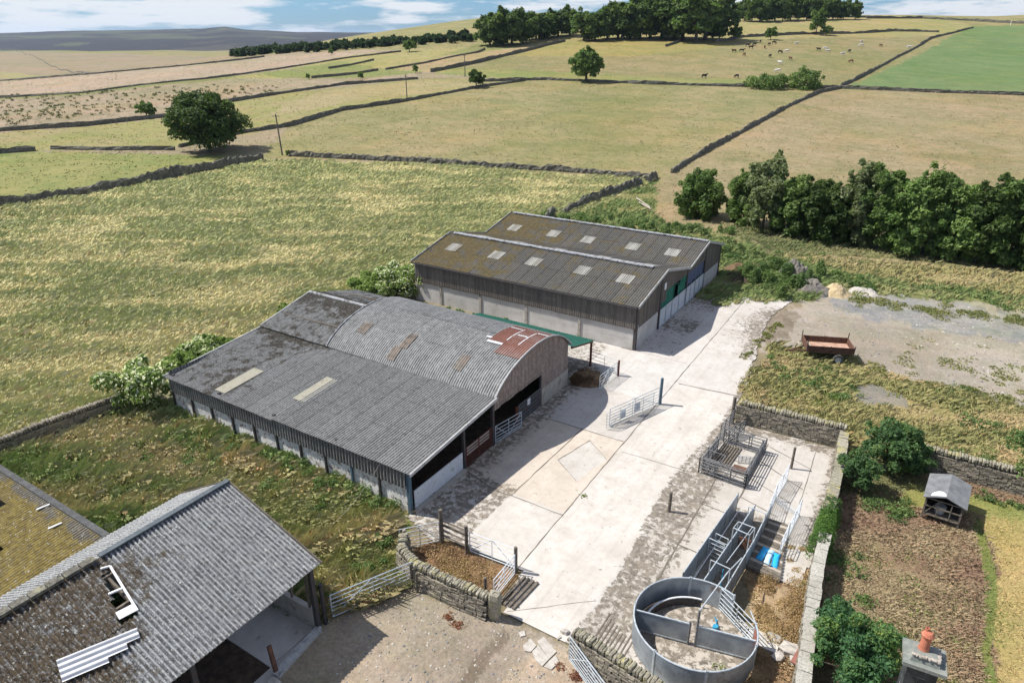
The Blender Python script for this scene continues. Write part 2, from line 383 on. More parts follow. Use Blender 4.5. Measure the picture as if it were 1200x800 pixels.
M['bluecover'] = simple('blue_sheet', (.06, .08, .14), (.10, .12, .20), 9, .6)
M['white'] = simple('white_notice', (.7, .7, .7), (.78, .78, .78), 5, .6)
M['bluesack'] = simple('blue_sack', (.015, .30, .62), (.03, .42, .78), 5, .5, bump=.3, bscale=14)
M['paleblue'] = simple('pale_blue_sack', (.38, .60, .74), (.50, .70, .80), 5, .5, bump=.3, bscale=14)
M['bluepaint'] = simple('blue_paint', (.03, .22, .38), (.05, .32, .48), 5, .5)
M['greypaint'] = simple('grey_felt', (.12, .125, .13), (.19, .195, .20), 3, .9, bump=.1)
M['slate'] = simple('dark_slate', (.028, .032, .034), (.06, .065, .068), 3, .6, bump=.1, grime=(.12, .13, .11), gs=5, gt=.62)
M['greenslate'] = simple('weathered_cap_stone', (.15, .165, .15), (.23, .24, .21), 5, .9, bump=.3, grime=(.35, .33, .28), gs=6, gt=.58)
M['terracotta'] = simple('terracotta', (.38, .13, .075), (.48, .18, .11), 5, .8)
M['mortar'] = simple('mortar', (.30, .27, .23), (.40, .36, .31), 6, .95, bump=.3)
M['hay'] = simple('dry_thatch', (.22, .15, .085), (.32, .235, .14), 3, .95, bump=.6, bscale=9, grime=(.13, .08, .045), gs=1.7)
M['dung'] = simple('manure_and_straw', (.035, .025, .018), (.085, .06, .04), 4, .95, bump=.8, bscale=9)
M['soil'] = simple('grey_spoil', (.12, .105, .09), (.21, .19, .165), 2, .95, bump=.8, bscale=6)
M['sand'] = simple('yellow_sand', (.38, .29, .16), (.46, .37, .23), 3, .95, bump=.6, bscale=8)
M['pole'] = simple('pole_timber', (.09, .08, .07), (.15, .135, .12), 3, .9)
M['bark'] = simple('bark', (.07, .06, .045), (.13, .115, .09), 5, .95, bump=.6, bscale=12)
M['cowdark'] = simple('dark_hide', (.012, .010, .009), (.03, .022, .018), 3, .8)
M['cowwhite'] = simple('white_hide', (.44, .42, .38), (.55, .52, .48), 3, .8)
M['cowbrown'] = simple('brown_hide', (.08, .035, .02), (.12, .06, .035), 3, .8)
M['rubble'] = simple('broken_concrete', (.34, .31, .27), (.46, .43, .38), 5, .95, bump=.4)

def stonemat(name, a, b, lich=(.33, .30, .15), amt=.55, island=True):
    t = NT(name)
    vc = t.voro(3.2, vec=t.mapping(t.pos, (1, 1, 2.4)), out='Color'); sp = t.n.new('ShaderNodeSeparateXYZ'); t.l.new(vc, sp.inputs[0])
    c = t.mix(t.geo.outputs['Random Per Island'] if island else sp.outputs[0], a, b); c = t.mix(.3, c, t.mix(sp.outputs[0], a, b)); c = t.mix(t.math('MULTIPLY', t.ramp(t.noise(14, 5), [(.45, 0), (.62, 1)]), .6), c, tuple(x*.5 for x in a))
    c = t.mix(t.ramp(t.noise(2.2, 6, .75), [(amt, 0), (amt+.1, 1)]), c, lich)
    t.bump(t.noise(26, 4), .5, .02); return t.done(c, .95)
M['stone'] = stonemat('drystone', (.12, .108, .085), (.36, .32, .25), (.33, .31, .19), .58)
M['stone_lichen'] = stonemat('lichened_coping', (.20, .185, .14), (.38, .35, .27), (.33, .30, .13), .52)
M['stone_pale'] = stonemat('pale_coping', (.33, .31, .26), (.42, .40, .35), (.28, .29, .22), .6)
M['stone_far'] = stonemat('field_wall_stone', (.08, .076, .065), (.17, .16, .13), (.23, .22, .15), .52, island=False)

def leafmat(name, trans=.25, rough=.6, hue=(1, 1, 1), up=0):
    t = NT(name); c = t.attr('Col'); c = t.mix(1.0, c, hue, 'MULTIPLY'); nv = None
    if up:
        a = t.n.new('ShaderNodeVectorMath'); a.operation = 'SCALE'; a.inputs['Scale'].default_value = 1-up; t.l.new(t.geo.outputs['Normal'], a.inputs[0])
        b = t.n.new('ShaderNodeVectorMath'); b.operation = 'ADD'; b.inputs[1].default_value = (0, 0, up); t.l.new(a.outputs[0], b.inputs[0])
        e = t.n.new('ShaderNodeVectorMath'); e.operation = 'NORMALIZE'; t.l.new(b.outputs[0], e.inputs[0]); nv = e.outputs[0]; t.l.new(nv, t.p.inputs['Normal'])
    t.done(c, rough, 0, .25)
    tr = t.n.new('ShaderNodeBsdfTranslucent'); mx = t.n.new('ShaderNodeMixShader'); mx.inputs[0].default_value = trans
    t.l.new(t.mix(1.0, c, (1.1, 1.25, .7), 'MULTIPLY'), tr.inputs['Color'])
    t.l.new(t.p.outputs[0], mx.inputs[1]); t.l.new(tr.outputs[0], mx.inputs[2]); t.l.new(mx.outputs[0], t.out.inputs['Surface'])
    return t.m
M['leaf'] = leafmat('leaves', .40, hue=(1.22, 1.2, 1.15)); M['grass'] = leafmat('grass_blades', .15, .8, up=.6)
def groundmat():
    t = NT('fields_and_ground'); ca = t.attr('ca'); cb = t.attr('cb')
    a = t.noise(.11, 6, .65, dist=.4); b = t.noise(.9, 5, .7); c = t.noise(7, 4, .7)
    # far fields: broader mottling drawn out along the slope
    d = t.noise(.03, 6, .7, stretch=(1, .35, 1))
    f = t.math('ADD', t.math('MULTIPLY', a, .45), t.math('ADD', t.math('MULTIPLY', b, .3), t.math('MULTIPLY', d, .3)))
    col = t.mix(t.ramp(f, [(.46, 0), (.59, 1)]), ca, cb)
    e = t.noise(.45, 8, .8, dist=.6); col = t.mix(t.math('MULTIPLY', t.ramp(e, [(.50, 0), (.60, 1)]), .42), col, t.mix(1.0, col, (.62, .66, .55), 'MULTIPLY'))
    e2 = t.noise(.045, 8, .8); col = t.mix(t.math('MULTIPLY', t.ramp(t.noise(.022, 7, .75), [(.48, 0), (.6, 1)]), .5), col, t.mix(1.0, col, (.74, .92, .70), 'MULTIPLY')); col = t.mix(t.math('MULTIPLY', t.ramp(e2, [(.48, 0), (.6, 1)]), .7), col, t.mix(1.0, col, (1.18, 1.04, .98), 'MULTIPLY'))
    col = t.mix(t.math('MULTIPLY', t.ramp(c, [(.4, 1), (.62, 0)]), .5), col, t.mix(.5, col, (.03, .028, .015)))
    col = t.mix(t.math('MULTIPLY', t.ramp(t.noise(2.6, 6, .75), [(.48, 0), (.66, 1)]), .4), col, t.mix(1.0, col, (1.4, 1.35, 1.25), 'MULTIPLY'))
    st = t.noise(.05, 7, .8, stretch=(.6, 2.2, 1), dist=.8); col = t.mix(t.math('MULTIPLY', t.ramp(st, [(.5, 0), (.6, 1)]), .55), col, t.mix(1.0, col, (.78, .84, .74), 'MULTIPLY'))
    st2 = t.noise(.012, 7, .75, stretch=(1.6, .5, 1)); col = t.mix(t.math('MULTIPLY', t.ramp(st2, [(.46, 0), (.6, 1)]), .5), col, t.mix(1.0, col, (1.12, .98, .98), 'MULTIPLY'))
    t.bump(t.math('ADD', c, t.math('MULTIPLY', b, 2)), .6, .06)
    return t.done(col, .97, 0, .1)
M['ground'] = groundmat()
def concretemat():
    t = NT('yard_concrete'); dirt = t.attr('dirt', 'Fac'); tint = t.attr('tint')
    c = t.mix(t.ramp(t.noise(.5, 6, .65), [(.3, 0), (.7, 1)]), (.435, .415, .385), (.52, .50, .47))
    c = t.mix(t.math('MULTIPLY', t.ramp(t.noise(3.5, 6, .7), [(.48, 0), (.7, 1)]), .5), c, (.36, .325, .28))
    br = t.noise(1.0, 3, .6, stretch=(1.2, 26, 1)); c = t.mix(t.math('MULTIPLY', t.ramp(br, [(.45, 0), (.7, 1)]), .22), c, (.45, .415, .37))
    c = t.mix(1.0, c, tint, 'MULTIPLY')
    ln = t.noise(1.0, 5, .7, stretch=(2.6, .12, 1)); c = t.mix(t.math('MULTIPLY', t.ramp(ln, [(.5, 0), (.68, 1)]), .32), c, (.33, .295, .25))
    sp = t.ramp(t.noise(9, 4, .8), [(.70, 0), (.74, 1)]); c = t.mix(t.math('MULTIPLY', sp, .5), c, (.22, .18, .14))
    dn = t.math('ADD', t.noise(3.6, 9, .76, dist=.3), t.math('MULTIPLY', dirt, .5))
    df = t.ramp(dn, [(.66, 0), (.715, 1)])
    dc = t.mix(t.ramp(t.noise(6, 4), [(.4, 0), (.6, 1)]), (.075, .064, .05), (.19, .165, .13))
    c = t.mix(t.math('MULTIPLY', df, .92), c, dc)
    # a thin film of mud, broader than the patches
    c = t.mix(t.math('MULTIPLY', t.ramp(t.math('ADD', t.noise(.8, 5), t.math('MULTIPLY', dirt, .5)), [(.52, 0), (.95, 1)]), .5), c, (.27, .225, .175))
    t.bump(t.math('ADD', t.noise(30, 4), df), .25, .012)
    return t.done(c, .9, 0, .2)
M['concrete'] = concretemat()
M['joint'] = simple('joint_dirt', (.10, .085, .065), (.17, .15, .12), 3, .95)
M['brash'] = simple('brown_brash', (.10, .06, .035), (.19, .125, .07), 7, .95, bump=.8, bscale=14, grime=(.04, .03, .02), gs=5)
# ------------------------------------------------------------------ ground zones (albedo), outlines found from the photograph
STRAW, STRAW2 = (.285, .240, .125), (.200, .195, .085)
GREEN, GREEN2 = (.150, .185, .055), (.215, .215, .085)
PINK, PINK2 = (.315, .250, .180), (.240, .205, .130)
def pp(l): return [(lambda q: (q.x, q.y))(at(*p)) for p in l]
zones = []
def zone(poly, ca, cb, jit=0.0, kind=0, px=True): zones.append((pp(poly) if px else poly, ca, cb, jit, kind))
FAR = -60
# left moorland side, from the far end forwards
zone([(-300, 62), (560, 62), (700, 50), (700, 240), (-300, 260)], PINK, PINK2, 2)
zone([(-200, 66), (0, 60), (100, 63), (250, 67), (310, 69), (200, 80), (100, 88), (-200, 98)], (.285, .225, .160), (.23, .20, .125), 3)
zone([(0, 92), (100, 89), (60, 88), (0, 84)], (.26, .26, .11), STRAW, 3)
zone([(210, 62), (300, 62), (380, 57), (290, 66), (220, 66)], (.18, .22, .07), STRAW2, 3)
zone([(-200, 98), (100, 88), (310, 67), (440, 58), (420, 66), (300, 84), (240, 92), (100, 107), (-200, 124)], (.345, .275, .205), PINK, 3)
zone([(-200, 116), (0, 112), (100, 107), (240, 92), (300, 87), (240, 96), (100, 111), (0, 117), (-200, 124)], (.19, .20, .085), STRAW2, 3)
zone([(260, 92), (330, 82), (420, 64), (500, 58), (560, 55), (600, 50), (640, 46), (600, 62), (500, 84), (430, 92), (330, 92)], (.26, .25, .10), (.33, .27, .13), 3)
zone([(300, 86), (400, 72), (440, 80), (500, 84), (430, 92), (330, 92)], (.19, .215, .075), STRAW2, 3)
zone([(460, 80), (560, 60), (640, 46), (660, 43), (560, 72), (510, 84)], (.33, .25, .15), STRAW, 3)
zone([(510, 66), (560, 52), (640, 48), (560, 62)], (.21, .23, .085), STRAW2, 3)
zone([(0, 156), (100, 148), (215, 136), (270, 119), (330, 110), (490, 93), (600, 93), (540, 105), (470, 120), (400, 130), (340, 147), (205, 174), (-200, 182), (-200, 168)], (.24, .235, .09), STRAW, 2, 1)
zone([(380, 106), (470, 97), (600, 93), (520, 106), (420, 118), (300, 140)], (.32, .265, .145), STRAW, 3)
# middle pasture, right pasture, cow pasture, mown field, hill top
zone([(340, 147), (400, 130), (470, 120), (540, 105), (600, 95), (640, 93), (760, 99), (985, 103), (960, 108), (880, 145), (800, 190), (765, 210), (480, 192), (310, 184)], (.275, .235, .125), (.195, .190, .085), 2)
zone([(985, 104), (1500, 122), (1500, 330), (1100, 330), (860, 290), (770, 262), (770, 212), (800, 190), (880, 145), (960, 108)], (.300, .240, .145), (.215, .190, .100), 2)
zone([(985, 104), (1140, 31), (1300, 26), (1500, 24), (1500, 122)], (.115, .175, .072), (.150, .205, .085), 1, 2)
zone([(600, 94), (505, 85), (640, 50), (700, 47), (840, 49), (930, 44), (1100, 41), (985, 103), (760, 99)], (.270, .225, .120), (.195, .185, .085), 3)
zone([(600, 94), (505, 86), (520, 80), (640, 84), (800, 92), (960, 95), (985, 103), (760, 99)], (.17, .205, .07), (.25, .235, .095), 4)
zone([(640, 50), (700, 47), (840, 49), (860, 54), (740, 66), (600, 66)], (.24, .225, .08), (.29, .24, .10), 3)
zone([(640, 50), (700, 30), (870, 18), (1040, 18), (1140, 30), (1100, 42), (930, 45), (840, 48)], (.25, .24, .10), (.32, .265, .13), 2)
# left green paddock
zone([(-200, 184), (0, 180), (60, 178), (310, 184), (300, 190), (110, 228), (0, 246), (-200, 290)], (.175, .205, .07), (.245, .24, .095), 1.0, 1)
# the long-grass meadow
zone([(-300, 300), (0, 243), (110, 226), (310, 188), (480, 192), (765, 212), (700, 242), (645, 262), (620, 300), (480, 330), (430, 360), (200, 440), (150, 476), (0, 542), (-300, 700)], (.215, .220, .095), (.330, .290, .150), .5, 3)
# rough ground behind the sheds
zone([(765, 212), (770, 262), (860, 285), (1000, 312), (1500, 360), (1500, 430), (1200, 372), (1000, 352), (930, 352), (840, 360), (700, 300), (640, 265), (700, 242)], (.115, .155, .050), (.23, .215, .10), .8, 4)
zone([(900, 290), (1500, 345), (1500, 372), (1200, 350), (1000, 325)], (.22, .20, .085), (.30, .25, .13), .8, 4)
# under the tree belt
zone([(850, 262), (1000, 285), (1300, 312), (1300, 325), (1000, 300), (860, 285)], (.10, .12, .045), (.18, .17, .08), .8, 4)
# grass right of the drive
zone([(860, 455), (905, 405), (930, 405), (1000, 420), (1100, 450), (1200, 485), (1500, 560), (1500, 620), (1200, 582), (1080, 552), (985, 535), (985, 500), (862, 480)], (.22, .21, .085), (.35, .27, .145), .6, 5)
# grey stone-chip parking ground
zone([(905, 372), (940, 348), (1000, 343), (1100, 350), (1200, 366), (1500, 400), (1500, 560), (1200, 478), (1100, 448), (1000, 424), (930, 405), (905, 405), (890, 430)], (.27, .235, .19), (.36, .32, .27), 1.6, 6)
zone([(960, 350), (1060, 345), (1200, 372), (1500, 420), (1500, 440), (1200, 402), (1080, 385), (1010, 372)], (.19, .19, .20), (.32, .30, .275), 1.4, 6)
zone([(985, 455), (1020, 450), (1060, 462), (1065, 478), (1010, 475)], (.14, .14, .15), (.25, .225, .19), .35, 6)
# paddock behind the low barns
zone([(0, 542), (150, 478), (215, 478), (345, 545), (482, 604), (478, 640), (483, 683), (375, 728), (200, 800), (-300, 1000), (-300, 700)], (.14, .185, .06), (.31, .26, .135), .35, 7)
zone([(235, 520), (345, 562), (470, 612), (474, 690), (375, 724), (300, 620)], (.34, .27, .145), (.20, .205, .08), .8, 7)
# lower yard of trodden earth and stone
zone([(372, 734), (483, 686), (520, 706), (590, 724), (665, 758), (800, 830), (800, 1100), (-200, 1100), (100, 850)], (.25, .212, .168), (.34, .295, .235), .15, 8)
zone([(560, 850), (600, 790), (650, 757), (668, 770), (700, 850)], (.31, .25, .18), (.42, .35, .27), .2, 8)
zone([(500, 850), (560, 770), (590, 735), (600, 745), (560, 800), (540, 850)], (.16, .13, .10), (.25, .215, .17), .15, 8)
zone([(878, 368), (905, 358), (938, 370), (925, 396), (893, 402)], (.15, .12, .09), (.27, .23, .18), .6, 6)
# small pen of trodden straw, ground by the ring, dry garden, lawn
zone([(-15.9, 16.3), (-11.2, 16.2), (-11.2, 18.6), (-15.5, 18.5)], (.30, .195, .11), (.17, .105, .06), .12, 9, px=False)
zone([(-3.7, 23.9), (-2.0, 23.6), (-1.4, 26.4), (-.8, 26.4), (-.2, 15), (-2.2, 14), (-2.3, 21)], (.42, .315, .18), (.25, .17, .10), .15, 10, px=False)
zone([(-1.2, 36.2), (14, 36.6), (14, 8), (-.6, 8), (-.5, 20), (-.8, 27)], (.185, .120, .082), (.25, .20, .12), .4, 11, px=False)
zone([(-1.2, 36.2), (2.2, 36.2), (2.2, 33.6), (.8, 32.4), (-1.0, 31)], (.10, .105, .05), (.17, .165, .075), .4, 11, px=False)
zone([(4.5, 34.5), (16, 36), (16, 8), (4.8, 8), (5.3, 22), (5.0, 26), (5.3, 30)], (.36, .27, .125), (.25, .225, .08), .25, 12, px=False)
zone([(4.35, 33), (4.8, 32.4), (5.3, 28), (5.0, 24), (5.7, 20), (5.3, 20), (4.6, 24), (4.9, 28)], (.12, .155, .045), (.18, .185, .06), .1, 12, px=False)
zone([(1.4, 34), (9, 35.4), (9, 34.2), (4.7, 33.0), (1.6, 31.8)], (.20, .215, .07), (.28, .24, .10), .2, 12, px=False)
ZB = [(min(p[0] for p in z[0]), min(p[1] for p in z[0]), max(p[0] for p in z[0]), max(p[1] for p in z[0])) for z in zones]
def classify(x, y):
    """albedo pair and kind of every point"""
    n = len(x); f = x*FX+y*FY; r = x*RX+y*RY; nr_ = (f < 55)[:, None]; kd = np.zeros(n, int)
    ca = np.where(nr_, np.array([[.19, .16, .105]]), np.array([STRAW])); cb = np.where(nr_, np.array([[.25, .215, .15]]), np.array([STRAW2]))
    a = fbm(x*.9, y*.9, 3, 31)-.5; b = fbm(x*.9, y*.9, 3, 77)-.5
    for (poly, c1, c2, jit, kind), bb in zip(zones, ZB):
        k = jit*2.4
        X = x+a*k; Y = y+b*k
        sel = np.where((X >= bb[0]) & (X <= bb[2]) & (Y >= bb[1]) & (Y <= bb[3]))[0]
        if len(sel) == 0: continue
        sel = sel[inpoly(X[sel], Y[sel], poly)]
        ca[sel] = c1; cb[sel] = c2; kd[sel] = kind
    # heather moor, valley green
    h = sstep(1450, 1750, f+500*(fbm(x/700, y/700, 3, 3)-.5))[:, None]
    hc = np.where((fbm(x/160, y/500, 4, 61) > .53)[:, None], np.array([[.060, .055, .045]]), np.array([[.034, .031, .034]]))
    hc = np.where((fbm(x/320, y/320, 3, 12) > .64)[:, None], np.array([[.075, .085, .05]]), hc)
    ca = ca*(1-h)+hc*h; cb = cb*(1-h)+hc*.9*h
    far = (f > 1150) & (f < 2700)
    fld = hash2(np.floor((x+y*.3)/260), np.floor((y-x*.2)/190), 5)
    g1 = np.where((fld > .5)[:, None], np.array([[.16, .19, .08]]), np.array([[.24, .22, .12]]))
    w = (sstep(1150, 1300, f)*(1-sstep(1450, 1700, f)))[:, None]
    ca = ca*(1-w)+g1*w; cb = cb*(1-w)+g1*w
    return ca, cb, kd
# terrain sheet: rings around the viewpoint's foot, finer where it is near and in view
_a = np.concatenate([np.arange(-180, -52, 4), np.arange(-52, 52, .14), np.arange(52, 180, 4)])*math.pi/180
_d = np.concatenate([[0.5, 3, 6, 9], 10*np.exp(np.arange(0, 6.95, .0105))])
_A, _D = np.meshgrid(_a, _d)
gx = (_D*(FX*np.cos(_A)+RX*np.sin(_A))).ravel(); gy = (_D*(FY*np.cos(_A)+RY*np.sin(_A))).ravel()
gz = Tz(gx, gy)
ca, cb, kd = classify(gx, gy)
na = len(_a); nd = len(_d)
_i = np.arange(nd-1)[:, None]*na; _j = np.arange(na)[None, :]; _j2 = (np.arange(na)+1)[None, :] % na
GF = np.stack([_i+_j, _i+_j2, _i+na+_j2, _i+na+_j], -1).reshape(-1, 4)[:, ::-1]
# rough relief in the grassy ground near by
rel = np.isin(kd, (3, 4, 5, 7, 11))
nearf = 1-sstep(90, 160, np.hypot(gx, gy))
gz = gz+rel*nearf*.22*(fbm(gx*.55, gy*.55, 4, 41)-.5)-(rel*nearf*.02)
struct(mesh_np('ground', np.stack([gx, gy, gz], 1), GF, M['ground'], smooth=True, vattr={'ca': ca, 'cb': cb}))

# ------------------------------------------------------------------ concrete yard
yard = [(-17.5, 18.7), (-15.2, 18.0), (-15.2, 18.55), (-11.3, 18.6), (-10.7, 16.3), (-7.85, 16.35), (-.7, 16.35), (-1.35, 23.0), (-1.2, 26), (-1.5, 35.3), (-7.2, 35.3), (-7.7, 38.4), (-7.7, 40.5), (-9.0, 49), (-9.3, 53), (-8.3, 58.8), (-14, 59.6), (-15.8, 61), (-36, 61), (-36, 60.9), (-16, 60.9), (-16, 41.3), (-26, 41.3), (-26, 34.4), (-17.6, 34.4)]
dxy = .10
X, Y = np.meshgrid(np.arange(-27, -.5, dxy), np.arange(15.9, 61.2, dxy)); sh = X.shape
jx = (fbm(X*1.3, Y*1.3, 3, 8)-.5)*.35*sstep(17, 19, Y); jy = (fbm(X*1.3, Y*1.3, 3, 19)-.5)*.35*sstep(17, 19, Y)
ins = inpoly(X+jx, Y+jy, yard) & ~((X > -3.75) & (Y < 23.6) & (X < -.5) & ~((X+4.15)**2+(Y-18.8)**2 < 2.4**2) & (X+jx > -1.2-(23.6-Y)*.10-2.35))
ins &= ~((X+4.15 > 1.6) & (Y < 23.5) & ((X+4.15)**2+(Y-18.8)**2 > 2.15**2))
def bl(v, c, w): return np.exp(-((v-c)/w)**2)
dirt = np.zeros(sh)
dirt += .62*bl(X, -7.75+.25*np.sin(Y*.4), .32)*(Y < 50)                              # seam along the drive's right edge
dirt += .26*sstep(-8.0, -7.4, X)*(1-sstep(-6.6, -5.6, X))*sstep(16, 18, Y)*(1-sstep(31, 33.5, Y))   # flaking strip
dirt += .10*sstep(-7.6, -7.0, X)*(1-sstep(-6.1, -5.2, X))*(Y < 35.2)
dirt += .42*bl(Y, 34.9, .5)*(X > -7.2)                                               # foot of the stone wall
dirt += .35*bl(X, -1.6, .35)*(Y > 26)*(Y < 35.3)
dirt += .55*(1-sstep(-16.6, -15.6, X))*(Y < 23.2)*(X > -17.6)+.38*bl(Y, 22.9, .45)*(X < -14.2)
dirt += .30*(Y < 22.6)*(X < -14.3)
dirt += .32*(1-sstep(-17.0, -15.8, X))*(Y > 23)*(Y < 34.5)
dirt += .75*bl(X, -17.6, 1.2)*bl(Y, 36.2, 1.3)
dirt += .10*(X < -13.4)*(Y > 42)+.35*(X < -13.4)*bl(Y, 47.5, 1.2)+.35*sstep(50, 56, Y)*(1-sstep(-14.2, -12.2, X))
dirt += .75*np.exp(-((X+14.4)/1.6)**2-((Y-57.5)/2.6)**2)
dirt += .66*np.exp(-((X+8.9)/1.1)**2-((Y-52.4)/2.3)**2)+.3*np.exp(-((X+9.4)/2.0)**2-((Y-50)/4)**2)
dirt += .40*bl(Y, 59.2, 1.0)*(X > -14)
dirt += .35*bl(X, -9.0, .5)*(Y > 44)*(Y < 53)
dirt += .32*(((X+4.15)**2+(Y-18.8)**2) < 2.2**2)
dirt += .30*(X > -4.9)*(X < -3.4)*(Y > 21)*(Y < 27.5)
dirt += .22*(X < -17.6)*(Y > 34)*(Y < 41)
dirt = np.minimum(dirt, .20+.28*fbm(X*.8, Y*.5, 3, 66))+.10
tint = np.ones(sh+(3,))
def tn(mask, c): tint[mask] = c
W = lambda x0, x1, y0, y1: (X >= x0) & (X < x1) & (Y >= y0) & (Y < y1)
tn(W(-17.6, -11.5, 22.8, 29.9), (.99, .91, .82)); tn(W(-17.6, -11.5, 29.9, 35.0), (.93, .91, .89))
tn(W(-17.6, -11.5, 15, 22.8), (1.0, .98, .95)); tn(W(-11.5, -7.9, 15, 38), (1.03, 1.01, .98)); tn(W(-11.5, -7.9, 38, 60), (.97, .95, .94))
tn(W(-16, -11.5, 41, 60), (1.0, .98, .97)); tn(W(-16, -11.5, 48, 60), (.96, .94, .93)); tn(X > -7.7, (.90, .875, .84)); tn(W(-5, -1.4, 23.5, 35.4), (.94, .92, .895))
tn(inpoly(X, Y, [(-13.85, 26.5), (-13.3, 29.1), (-11.75, 27.9), (-12.2, 25.4)]), (.95, .94, .92))
tn((((X+4.15)**2+(Y-18.8)**2) < 2.1**2), (.95, .90, .83))
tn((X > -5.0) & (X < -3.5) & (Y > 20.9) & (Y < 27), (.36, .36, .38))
idx = -np.ones(sh, int); q = ins[:-1, :-1] & ins[1:, :-1] & ins[:-1, 1:] & ins[1:, 1:]
iy, ix = np.where(q); w = sh[1]
Fq = np.stack([iy*w+ix, iy*w+ix+1, (iy+1)*w+ix+1, (iy+1)*w+ix], 1); used = np.unique(Fq); mp_ = -np.ones(sh[0]*sh[1], int); mp_[used] = np.arange(len(used))
Zy = .055+.012*(fbm(X*.3, Y*.3, 2, 4)-.5)
VV = np.stack([X.ravel(), Y.ravel(), Zy.ravel()], 1)[used]
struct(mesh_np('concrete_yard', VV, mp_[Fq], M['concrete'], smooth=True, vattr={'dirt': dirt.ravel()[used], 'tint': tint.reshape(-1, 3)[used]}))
# joints between the slabs
jm = MB()
def joint(x0, y0, x1, y1, w=.045):
    n = max(2, int(math.hypot(x1-x0, y1-y0)/.5)); p = Vector((x0, y0)); q_ = Vector((x1, y1)); d = (q_-p).normalized(); s_ = Vector((-d.y, d.x))
    vs = []
    for i in range(n+1):
        c = p.lerp(q_, i/n)+s_*rnd.uniform(-.02, .02); ww = w*rnd.uniform(.4, 1.3)/2
        vs += [(c.x+s_.x*ww, c.y+s_.y*ww, .0665), (c.x-s_.x*ww, c.y-s_.y*ww, .0665)]
    jm.add(vs, [(2*i, 2*i+1, 2*i+3, 2*i+2) for i in range(n)])
for l in [(-11.45, 16.6, -12.05, 59), (-17.4, 23.2, -15.2, 22.65, .09), (-15.2, 22.65, -11.5, 22.7), (-17.4, 29.9, -11.7, 29.95), (-14.3, 22.9, -14.2, 30), (-11.5, 38.1, -7.8, 38.45, .09),
          (-11.4, 29, -7.8, 29.1, .03), (-16, 41.3, -12.0, 41.2, .02), (-5.05, 22, -5.0, 33.9, .06), (-6.35, 20, -6.45, 33.4, .08), (-5.0, 33.7, -2.6, 32.6), (-5.0, 32.0, -2.6, 30.6), (-5.0, 30.2, -2.9, 29.2), (-5.0, 28.4, -3.2, 27.8),
          (-6.4, 29.6, -5.0, 29.4), (-6.4, 26.9, -5.0, 26.8), (-6.4, 23.6, -5.2, 23.5), (-2.7, 35, -2.4, 26, .03), (-12.0, 48.5, -8.8, 48.9, .03),
          (-13.85, 26.5, -13.3, 29.1, .03), (-13.3, 29.1, -11.75, 27.9, .03), (-13.85, 26.5, -12.2, 25.4, .03), (-10.6, 16.5, -7.95, 18.8, .02)]: joint(*l)
struct(part('slab_joint', jm, M['joint']))
# drainage grooves by the bottom wall
gm = MB(); 
for k in range(9):
    x = -7.25+k*.155; gm.bb(x, 16.75, .062, x+.05, 18.3-.05*k+rnd.uniform(-.2, .2), .0705)
struct(part('drain_groove', gm, M['joint']))
# broken remains of an older slab in the lower yard
rb = MB()
for poly in ([(642, 742), (652, 735), (672, 757), (660, 768)], [(620, 748), (632, 738), (641, 748), (632, 757), (622, 756)], [(634, 757), (644, 747), (660, 768), (650, 778), (640, 770)], [(652, 779), (661, 770), (671, 762), (676, 772), (664, 783)], [(613, 729), (622, 726), (624, 733), (616, 735)]):
    P = pp([((x-640)*.75+628, (y-757)*.8+764) for x, y in poly])
    rb.prism(P, -.02, .045)
struct(part('broken_slab', rb, M['rubble']))
# ------------------------------------------------------------------ trees and bushes
def leaf_cloud(lobes, n, size, cols, seed, core=.35, droop=0.0):
    """n leaf clumps through the outer part of the lobes; returns V, F, face colours"""
    r = np.random.RandomState(seed)
    L = np.array(lobes, float); wgt = (L[:, 3]*L[:, 4])**1.0; wgt /= wgt.sum()
    k = r.choice(len(L), n, p=wgt); d = r.normal(size=(n, 3)); d /= np.linalg.norm(d, axis=1)[:, None]
    d[:, 2] = np.where(d[:, 2] < -.55, -d[:, 2], d[:, 2])
    rad = core+(1-core)*r.rand(n)**.45
    rad *= 1+.22*(vnoise(d[:, 0]*3+k*5.1, d[:, 1]*3+d[:, 2]*2, seed)-.5)*2
    c = L[k, :3]+d*rad[:, None]*L[k][:, [3, 3, 4]]
    nrm = d+r.normal(size=(n, 3))*.75; nrm[:, 2] += .35; nrm /= np.linalg.norm(nrm, axis=1)[:, None]
    t = np.cross(nrm, r.normal(size=(n, 3))); t /= np.linalg.norm(t, axis=1)[:, None]; b = np.cross(nrm, t)
    s = size*(.55+.9*r.rand(n))[:, None]; asp = (.55+.5*r.rand(n))[:, None]
    fold = nrm*s*.18
    V = np.stack([c-t*s, c-b*s*asp*.6-fold*0.2, c+t*s*1.0-fold, c+b*s*asp*.6+fold], 1).reshape(-1, 3)
    F = np.arange(4*n).reshape(-1, 4)
    cc = np.array(cols, float); lobev = r.rand(len(L)); u = np.clip(.5*lobev[k]+.5*r.rand(n), 0, .999)*(len(cc)-1)
    i = u.astype(int); f = (u-i)[:, None]; C = cc[i]*(1-f)+cc[np.minimum(i+1, len(cc)-1)]*f
    C = C*(.8+.4*r.rand(n))[:, None]
    return V, F, C
